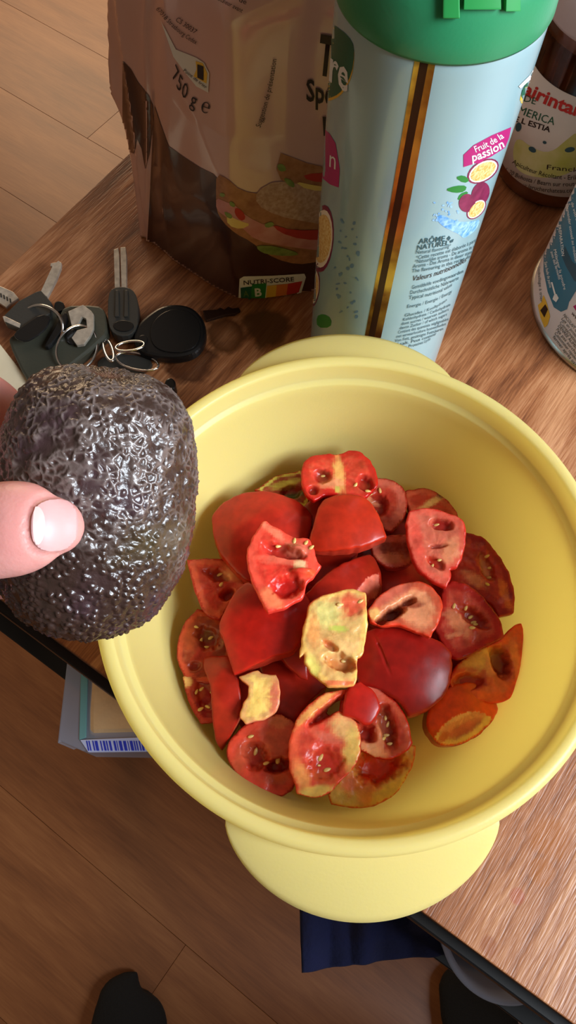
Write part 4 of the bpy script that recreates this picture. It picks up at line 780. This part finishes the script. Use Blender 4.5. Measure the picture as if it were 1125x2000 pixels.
# ------------------------------------------------------------------ avocado
ACZ = 0.155
AC = un(183, 990, ACZ); rd = ray(183, 990); rd /= np.linalg.norm(rd); tow = -rd
rgt = M@np.array([1, 0, 0]); rgt -= tow*(rgt@tow); rgt /= np.linalg.norm(rgt); upv = np.cross(tow, rgt)
mpp = np.linalg.norm(AC-CP)/np.linalg.norm([(183-562.5)/F_PX, -(990-1000)/F_PX, 1])/F_PX*0.985    # metres per pixel there
th = math.radians(19); ln = math.radians(-6)
ax_img = upv*math.cos(ln)-rgt*math.sin(ln)
axis = ax_img*math.cos(th)+tow*math.sin(th); sx = np.cross(axis, tow); sx /= np.linalg.norm(sx); sy = np.cross(axis, sx)
prof = [(272, 0), (273.5, 14), (274, 28), (273, 55), (268, 88), (254, 120), (228, 146), (190, 164), (140, 180), (90, 191), (40, 197), (-10, 199), (-60, 197), (-110, 189), (-150, 176), (-190, 160), (-225, 134), (-250, 98), (-265, 52), (-269, 20), (-270, 0)]
prof = np.array(prof, float); prof = chaikin(prof, 2, closed=False)
seg = np.r_[0, np.cumsum(np.linalg.norm(np.diff(prof, axis=0), axis=1))]; NU, NV = 560, 430
tt = np.linspace(0, seg[-1], NV); hh = np.interp(tt, seg, prof[:, 0])*mpp*0.985; rr_ = np.interp(tt, seg, prof[:, 1])*mpp*1.0
ang = np.linspace(0, 2*math.pi, NU, endpoint=False)
loc = np.stack([rr_[:, None]*np.cos(ang), rr_[:, None]*np.sin(ang)*0.97, np.repeat(hh[:, None], NU, 1)], -1)
# slight asymmetry: fuller lower left
nrm = np.stack([np.cos(ang)[None]*np.gradient(hh)[:, None]*-1, np.sin(ang)[None]*np.gradient(hh)[:, None]*-1, np.repeat(np.gradient(rr_)[:, None], NU, 1)], -1); nrm /= np.linalg.norm(nrm, axis=-1, keepdims=True)+1e-9
NC = 3600; pts = []
rn = random.Random(5)
kd = kdtree.KDTree(NC)
cs = []
for i in range(NC):
    t = (i+0.5)/NC*seg[-1]; 
    j = int(np.searchsorted(np.cumsum(rr_+1e-5)/np.sum(rr_+1e-5), (i+0.5)/NC)); j = min(NV-1, j); a = i*2.399963+rn.uniform(-.10, .10)
    p = (rr_[j]*math.cos(a), rr_[j]*math.sin(a)*.97, hh[j]+rn.uniform(-.0006, .0006)); kd.insert(p, i)
kd.balance()
flat = loc.reshape(-1, 3); F1 = np.empty(len(flat)); F2 = np.empty(len(flat)); Fid = np.empty(len(flat), int)
warp = flat+np.stack([vnoise(flat+k_*.01, 330) for k_ in (1, 2, 3)], -1)*0.0006+np.stack([vnoise(flat+k_*.01, 800) for k_ in (4, 5, 6)], -1)*0.0003
for i, p in enumerate(warp.tolist()):
    r = kd.find_n(p, 2); F1[i] = r[0][2]; F2[i] = r[1][2]; Fid[i] = r[0][1]
gap = (F2-F1); F1 = F1.reshape(NV, NU); gap = gap.reshape(NV, NU)
ch = RNG.random(NC)[Fid].reshape(NV, NU)
cell_r = 0.0012
bumpy = np.clip(1-(F1/cell_r)**2, 0, 1)
pos = loc; zrel = loc[..., 2]/(272*mpp)
mixn = sstep(-0.25, 0.25, zrel*0.7+vnoise(pos, 70)*0.35)        # 1: net of ridges (top), 0: pebbles (bottom)
hgt = (1-mixn)*(bumpy*0.00075*(0.3+ch))+mixn*((1-np.clip(gap/0.0011, 0, 1))*0.00065*sstep(-.6, .2, vnoise(pos, 260))+bumpy*0.00045*(ch > .55))
hgt += vnoise(pos, 520)*0.00026+vnoise(pos, 240)*0.00028+vnoise(pos, 60)*0.0005
rs = rr_[:, None]/(199*mpp)
edge = sstep(0.0, 0.25, rs)+np.zeros_like(hgt); hgt *= np.where(zrel > 0.8, edge, 1)
stem = np.where(zrel > 0.9, np.exp(-(rr_[:, None]/(34*mpp))**2), 0); pleat = np.where(zrel > 0.8, np.sin(ang*34+vnoise(pos, 200)*2)[...]*np.exp(-((rr_[:, None]-55*mpp)/(40*mpp))**2)*0.00022, 0)
hgt += -0.0022*stem+pleat
sgn = np.sign((nrm*loc).sum(-1, keepdims=True)); sgn[sgn == 0] = 1
loc = loc+nrm*sgn*hgt[..., None]
W = AC+loc[..., 0:1]*sx+loc[..., 1:2]*sy+loc[..., 2:3]*axis
Fc = [(i*NU+j, i*NU+(j+1) % NU, (i+1)*NU+(j+1) % NU, (i+1)*NU+j) for i in range(NV-1) for j in range(NU)]
def avo_mat():
    m = bpy.data.materials.new('avocado_skin'); m.use_nodes = True; nt = m.node_tree; b = nt.nodes['Principled BSDF']
    at = nt.nodes.new('ShaderNodeAttribute'); at.attribute_name = 'col'; nt.links.new(at.outputs['Color'], b.inputs['Base Color'])
    tc = nt.nodes.new('ShaderNodeTexCoord'); n = nt.nodes.new('ShaderNodeTexNoise'); n.inputs['Scale'].default_value = 1500; n.inputs['Detail'].default_value = 3; nt.links.new(tc.outputs['Object'], n.inputs['Vector'])
    bp = nt.nodes.new('ShaderNodeBump'); bp.inputs['Distance'].default_value = 0.00012; nt.links.new(n.outputs['Fac'], bp.inputs['Height']); nt.links.new(bp.outputs[0], b.inputs['Normal'])
    b.inputs['Roughness'].default_value = 0.27; b.inputs['Specular IOR Level'].default_value = 0.75
    return m
avo = mk('avocado', W.reshape(-1, 3), Fc, avo_mat(), None, loc=(float(AC[0]), float(AC[1]), float(W[..., 2].min())))
tag(avo, 'dark purple-brown pebbly avocado held above the left rim of the bowl', 'avocado')
base = np.array(lin((56, 38, 32))); rid = np.array(lin((124, 108, 102))); grn = np.array(lin((98, 88, 52))); prp = np.array(lin((64, 44, 48)))
k = sstep(0.1, 0.8, vnoise(pos, 90)+0.1)[..., None]; cl = base*(1-k)+prp*k
k = (mixn*(1-np.clip(gap/0.0009, 0, 1))*0.8*sstep(-.6, .2, vnoise(pos, 260)))[..., None]; cl = cl*(1-k)+rid*k
k = (sstep(0.15, 0.6, vnoise(pos+3, 45))*sstep(0.1, .6, (loc[..., 0]*-1 if (sx@rgt) < 0 else loc[..., 0])/(199*mpp)+(-zrel)*0.5)*0.35)[..., None]; cl = cl*(1-k)+grn*k
k = (stem*0.9)[..., None]; cl = cl*(1-k)+np.array(lin((110, 60, 40)))*k
k = (np.where((zrel > 0.86), np.exp(-((rr_[:, None]-60*mpp)/(36*mpp))**2), 0)*0.6)[..., None]; cl = cl*(1-k)+np.array(lin((84, 72, 60)))*k
cl = cl.reshape(-1, 3); ca = avo.data.attributes.new('col', 'FLOAT_COLOR', 'POINT'); ca.data.foreach_set('color', np.hstack([cl, np.ones((len(cl), 1))]).ravel())

# ------------------------------------------------------------------ hand holding the avocado
def LV(px, py, t):     # a point given where it lies beside the avocado: t metres toward the viewer from its mid plane
    r = ray(px, py); s = (np.linalg.norm(AC-CP)-t)/np.linalg.norm(ray(183, 990)); return CP+r*s
def limb(pts, rad, n=28, flat=None, step=24):
    """lofted tapering limb, closed ends; returns verts/faces. flat=(normal,ratio)"""
    P = np.array(pts, float); R = np.array(rad, float); s = np.r_[0, np.cumsum(np.linalg.norm(np.diff(P, axis=0), axis=1))]; s /= s[-1]
    m_ = step; t = np.linspace(0, 1, m_)
    def cr(A):
        A = np.asarray(A); out = []
        for x in t:
            i = min(len(s)-2, np.searchsorted(s, x, 'right')-1); f = (x-s[i])/(s[i+1]-s[i]); a = A[max(i-1, 0)]; b = A[i]; c_ = A[i+1]; d = A[min(i+2, len(s)-1)]
            out.append(0.5*((2*b)+(-a+c_)*f+(2*a-5*b+4*c_-d)*f*f+(-a+3*b-3*c_+d)*f**3))
        return np.array(out)
    Q = cr(P); RR = cr(R[:, None])[:, 0]; Tg = np.gradient(Q, axis=0); Tg /= np.linalg.norm(Tg, axis=1)[:, None]
    Q0 = []; R0 = []; T0 = []
    for e, sg in ((0, -1), (m_-1, 1)):
        cap = []
        for a in np.linspace(0.15, 1, 7):
            ph = a*math.pi/2; cap.append((Q[e]+sg*Tg[e]*RR[e]*math.sin(ph)*0.95, RR[e]*max(0.03, math.cos(ph)), Tg[e]))
        if sg < 0: cap = cap[::-1]; head = cap
        else: tail = cap
    allp = head+[(Q[i], RR[i], Tg[i]) for i in range(m_)]+tail
    V = []; Fc = []; fn = np.array(flat[0]) if flat else np.array([0.1, 0.2, 1.0]); fr = flat[1] if flat else 1.0
    for (q, r, tg) in allp:
        b = fn-tg*(fn@tg); b /= np.linalg.norm(b); a = np.cross(b, tg)
        for k in range(n):
            th_ = 2*math.pi*k/n; V.append(q+r*(math.cos(th_)*a+fr*math.sin(th_)*b))
    L_ = len(allp)
    for i in range(L_-1):
        for k in range(n): Fc.append((i*n+k, i*n+(k+1) % n, (i+1)*n+(k+1) % n, (i+1)*n+k))
    Fc.append(tuple(range(n))[::-1]); Fc.append(tuple((L_-1)*n+k for k in range(n)))
    return V, Fc
def ballv(c, r, sc=(1, 1, 1)):
    V, Fc = lathe([(r*math.sin(math.pi*i/14)+1e-6, -r*math.cos(math.pi*i/14)) for i in range(15)], 0, 0, 24); V = np.array(V)*np.array(sc)+np.array(c); return V.tolist(), Fc
hv = []; hf = []
def addp(V, Fc):
    n0 = len(hv); hv.extend([tuple(v) for v in V]); hf.extend([tuple(i+n0 for i in f) for f in Fc])
TH = 0.0345
th_n = tow*1.0+upv*0.10
tp = [LV(-260, 1080, 0.018), LV(-150, 1062, 0.030), LV(-60, 1045, 0.038), LV(0, 1036, 0.0400), LV(48, 1030, 0.0405), LV(88, 1028, 0.0400), LV(112, 1027, 0.0385)]
addp(*limb(tp, [0.016, 0.0135, 0.0128, 0.0130, 0.0126, 0.0107, 0.0078], 40, (th_n, 0.80), 46))
palm = LV(-330, 1020, -0.012)
def chain(pp, rr__): addp(*limb([LV(*p) for p in pp], rr__, 26, None, 30))
chain([(-330, 900, -0.010), (-190, 780, -0.016), (-60, 765, -0.020), (10, 800, -0.030), (60, 860, -0.038)], [0.0115, 0.0098, 0.0088, 0.0080, 0.0070])
chain([(-350, 980, -0.016), (-180, 900, -0.034), (-30, 890, -0.043), (60, 930, -0.0435), (110, 960, -0.042)], [0.0118, 0.0098, 0.0086, 0.0078, 0.0068])
chain([(-350, 1060, -0.018), (-190, 1020, -0.036), (-50, 1020, -0.044), (40, 1040, -0.0435), (85, 1055, -0.042)], [0.0112, 0.0094, 0.0082, 0.0075, 0.0066])
chain([(-330, 1140, -0.014), (-190, 1130, -0.030), (-70, 1130, -0.038), (5, 1135, -0.0380), (38, 1140, -0.037)], [0.0100, 0.0084, 0.0074, 0.0068, 0.0060])
pn = LV(-330, 1020, -0.010); 
addp(*limb([LV(-300, 1010, -0.008), LV(-400, 1015, -0.004), LV(-520, 1040, 0.0), LV(-620, 1070, 0.0)], [0.036, 0.040, 0.036, 0.029], 40, (tow*0.9+rgt*0.4, 0.42), 26))
addp(*limb([LV(-300, 1090, 0.006), LV(-430, 1080, 0.008), LV(-560, 1080, 0.004)], [0.019, 0.022, 0.018], 30, None, 16))
addp(*limb([LV(-560, 1060, 0.0), LV(-720, 1100, 0.0), LV(-1100, 1250, -0.005), LV(-1700, 1500, -0.02)], [0.029, 0.029, 0.036, 0.043], 40, (tow, 0.75), 24))
def skin_mat():
    m = mat('skin', (226, 162, 152), 0.40, sss=0.35, sssr=(1, .35, .2), sscale=0.006, noise=(60, (212, 138, 130), 0.35), bump=(900, 0.00010)); return m
M_skin = skin_mat()
person = empty('person', (-0.02, -0.42, FLOOR_Z), 'person in dark clothes and black socks, thumb across the avocado held in one hand', 'person')
hand = mk('body', hv, hf, M_skin, None, loc=tuple(float(x) for x in palm))
rm = hand.modifiers.new('r', 'REMESH'); rm.mode = 'VOXEL'; rm.voxel_size = 0.0011; rm.use_smooth_shade = True
smd = hand.modifiers.new('s', 'SMOOTH'); smd.factor = 0.5; smd.iterations = 14
bpy.context.view_layer.update()
dg = bpy.context.evaluated_depsgraph_get(); me2 = bpy.data.meshes.new_from_object(hand.evaluated_get(dg)); hand.modifiers.clear(); hand.data = me2
HB = bvh_of(hand)
# nail bed, knuckle creases: displace the one continuous skin
vv = np.array([v.co[:] for v in me2.vertices])+np.array(hand.location); px = proj(vv); nn_ = np.array([v.normal[:] for v in me2.vertices]); face = (nn_@tow)
d = np.zeros(len(vv)); near = ((vv-AC)@tow) > 0.02
cx_, cy_ = 106, 1026; u = (px[:, 0]-cx_)/47; v_ = (px[:, 1]-cy_+0.06*(px[:, 0]-cx_))/52
e = (np.abs(u)**3+np.abs(v_)**3)**(1/3)
d += np.where(near & (face > 0.2), +0.0003*sstep(1.0, 0.80, e)-0.0006*np.exp(-((e-1.13)/0.09)**2)*(px[:, 0] < 128), 0)
for x0, a_, wdt in ((-14, 0.00035, 3.5), (-24, 0.0004, 3.5), (-6, 0.00025, 3), (-34, 0.0003, 4)):
    d += np.where(near & (face > 0), -a_*np.exp(-((px[:, 0]-x0-6*np.cos((px[:, 1]-1030)/40))/wdt)**2)*np.exp(-((px[:, 1]-1030)/60)**2), 0)
vv = vv+nn_*d[:, None]-np.array(hand.location); me2.vertices.foreach_set('co', vv.ravel()); me2.polygons.foreach_set('use_smooth', [True]*len(me2.polygons)); me2.update()
M_nail = mat('fingernail', (228, 164, 160), 0.42, sss=0.3, sssr=(1, .5, .4), sscale=0.003)
M_lun = mat('lunula', (236, 190, 182), 0.42)
def superel(cx, cy, rx, ry, n=36, p=3.0, sk=0.0): return [(cx+rx*abs(math.cos(t))**(2/p)*(1 if math.cos(t) > 0 else -1), cy+ry*abs(math.sin(t))**(2/p)*(1 if math.sin(t) > 0 else -1)-0.06*rx*abs(math.cos(t))**(2/p)*(1 if math.cos(t) > 0 else -1)) for t in [2*math.pi*i/n for i in range(n)]]
hand.location = tuple(np.array(hand.location)-np.array(person.location)); hand.parent = person
nail = decal('fingernail', HB, superel(105, 1026, 45, 49, 36, 2.5), M_nail, hand, 0.00010, 5)
sl_ = nail.modifiers.new('s', 'SOLIDIFY'); sl_.thickness = 0.0004; sl_.offset = 1
decal('lunula', HB, [(66, 992), (76, 990), (85, 1004), (88, 1026), (85, 1048), (76, 1064), (67, 1060), (63, 1030)], M_lun, hand, 0.00056, 5, 1)

# ------------------------------------------------------------------ things below the table
def on(px, py, z): return un(px, py, z)
pk = empty('food_pack', tuple(on(190, 1380, -0.249)), 'clear plastic pack of pale slices with blue barcode, on the shelf under the table', 'food pack')
zt = -0.20; zb_ = -0.249
prism_px('tray', [(118, 1448), (112, 1452), (132, 1280), (420, 1240), (430, 1440), (400, 1470), (160, 1466)], zb_, zt, M_clear, pk, bev=0.002)
prism_px('sliced_food', [(172, 1436), (172, 1385), (180, 1280), (400, 1250), (405, 1430)], zb_+0.02, zt+0.001, M_cheese, pk, bev=0.004)
prism_px('side_strip', [(158, 1300), (172, 1300), (168, 1440), (154, 1446)], zb_+0.02, zt+0.0012, mat('teal_strip', (110, 160, 160), 0.4), pk, bev=0.0005)
prism_px('barcode_label', [(156, 1445), (410, 1435), (408, 1466), (172, 1469)], zt-0.003, zt+0.0018, M_barwhite, pk, bev=0.0003)
xb = 168
while xb < 400:
    wb = random.choice((1.5, 2.5, 4, 5.5)); prism_px('bar', [(xb, 1447), (xb+wb, 1447), (xb+wb+4, 1466), (xb+4, 1466)], zt+0.0016, zt+0.0021, M_barcode, pk, bev=0); xb += wb+random.choice((2, 3, 5))
# navy cloth hanging over the shelf
V = []; nu, nv = 60, 40
for i in range(nu+1):
    for j in range(nv+1):
        s = i/nu; t = j/nv
        x = 590+280*s+8*math.sin(s*9)*t; y = 1700+ (192-35*s)*t
        p = on(x, y, -0.238-0.04*max(0, t-.75)); p = p+np.array([0, 0, 0.004*math.sin(s*14+2*t)+0.002*math.sin(s*31)]); V.append(p)
Fc = [(i*(nv+1)+j, (i+1)*(nv+1)+j, (i+1)*(nv+1)+j+1, i*(nv+1)+j+1) for i in range(nu) for j in range(nv)]
o = mk('cloth', V, Fc, M_cloth); s = o.modifiers.new('s', 'SOLIDIFY'); s.thickness = 0.003; tag(o, 'dark navy cloth hanging over the shelf below the near bowl tab', 'cloth')
# clear tub on the shelf
cxy = T(0.402, 0.030, 0)
c0 = (on(880, 1860, -0.18)+on(1005, 1946, -0.18))/2+np.array([n1[0], n1[1], 0])*0.030; 
V, Fc = lathe([(0.0, -0.2485), (0.032, -0.2485), (0.034, -0.246), (0.0385, -0.185), (0.0418, -0.1835), (0.0422, -0.181), (0.0405, -0.180), (0.0385, -0.1825), (0.037, -0.185), (0.0328, -0.245), (0.0, -0.2465)], c0[0], c0[1], 80)
o = mk('plastic_tub', V, Fc, M_clear, loc=(float(c0[0]), float(c0[1]), -0.2485)); tag(o, 'clear plastic tub on the shelf under the table, lower right', 'tub')
# rest of the person: socks, plus unseen legs and torso added to shade floor
def remeshed(name, parts, m, vox):
    V = []; Fc = []
    for (v, f) in parts:
        n0 = len(V); V += [tuple(q) for q in v]; Fc += [tuple(i+n0 for i in g) for g in f]
    o = mk(name, V, Fc, m, person); r = o.modifiers.new('r', 'REMESH'); r.mode = 'VOXEL'; r.voxel_size = vox; r.use_smooth_shade = True
    q = o.modifiers.new('s', 'SMOOTH'); q.iterations = 6; return o
def foot(px, py, yaw):
    f = un(px, py, FLOOR_Z+0.03); a = math.radians(yaw); fw = np.array([math.sin(a), math.cos(a), 0]); sd_ = np.array([fw[1], -fw[0], 0])
    st = [(-0.24, 0.010, 0.040, 0.055), (-0.225, 0.030, 0.055, 0.075), (-0.19, 0.036, 0.060, 0.085), (-0.15, 0.036, 0.055, 0.080), (-0.11, 0.038, 0.044, 0.062), (-0.07, 0.044, 0.034, 0.048), (-0.035, 0.047, 0.027, 0.038), (-0.012, 0.043, 0.022, 0.030), (0.0, 0.034, 0.018, 0.024), (0.008, 0.018, 0.016, 0.016), (0.010, 0.002, 0.016, 0.004)]
    V = []; n = 28
    for (u_, hw, zc, hz) in st:
        for k in range(n):
            t = 2*math.pi*k/n; zz = max(0.0012, zc+hz*0.5*math.sin(t)*1.1 if math.sin(t) > 0 else zc*(1-min(1, -math.sin(t)*1.4)))
            toe = 0.010*math.cos(t) if u_ > -0.03 else 0
            V.append(np.array([f[0], f[1], FLOOR_Z])+fw*(u_-toe)+sd_*hw*math.cos(t)+np.array([0, 0, zz]))
    Fc = [(i*n+k, i*n+(k+1) % n, (i+1)*n+(k+1) % n, (i+1)*n+k) for i in range(len(st)-1) for k in range(n)]+[tuple(range(n))[::-1], tuple((len(st)-1)*n+k for k in range(n))]
    ank = np.array([f[0], f[1], FLOOR_Z])+fw*-0.20
    leg = limb([ank+np.array([0, 0, 0.05]), ank+np.array([0, 0, 0.13]), ank+np.array([0, 0.0, 0.22])], [0.036, 0.034, 0.042], 28)
    remeshed('sock', [(V, Fc), leg], M_sock, 0.004); return ank
aL = foot(262, 1938, 4); aR = foot(925, 1915, -8)
M_trous = mat('black_trousers', (18, 18, 22), 0.85, bump=(300, 0.001)); M_sweat = mat('charcoal_sweater', (46, 44, 48), 0.9, bump=(400, 0.001))
hipL = np.array([-0.11, -0.38, 0.10]); hipR = np.array([0.08, -0.38, 0.10])
remeshed('trousers', [limb([a+np.array([0, 0, 0.13]), a+np.array([0, 0.01, 0.38]), (a+h)/2*np.array([1, 1, 0])+np.array([0, 0.0, -0.22]), h], [0.055, 0.068, 0.082, 0.098], 30) for a, h in ((aL, hipL), (aR, hipR))]+[limb([np.array([-0.015, -0.39, 0.04]), np.array([-0.015, -0.39, 0.20])], [0.165, 0.155], 36, ((0, 1, 0), 0.68))], M_trous, 0.010)
sh = np.array([-0.20, -0.43, 0.56]); el = LV(-1700, 1500, -0.02)+np.array([-0.02, -0.03, 0.0])
remeshed('sweater', [limb([np.array([-0.015, -0.39, 0.14]), np.array([-0.015, -0.43, 0.35]), np.array([-0.015, -0.46, 0.57])], [0.165, 0.175, 0.15], 40, ((0, 1, 0), 0.66)),
    limb([LV(-1250, 1310, -0.01), LV(-1500, 1410, -0.012), el], [0.046, 0.050, 0.056], 30), limb([el, (el+sh)/2+np.array([-0.02, 0, -0.02]), sh], [0.056, 0.064, 0.072], 30),
    limb([np.array([0.17, -0.44, 0.55]), np.array([0.25, -0.38, 0.34]), np.array([0.17, -0.17, 0.42])], [0.07, 0.058, 0.046], 30)], M_sweat, 0.008)
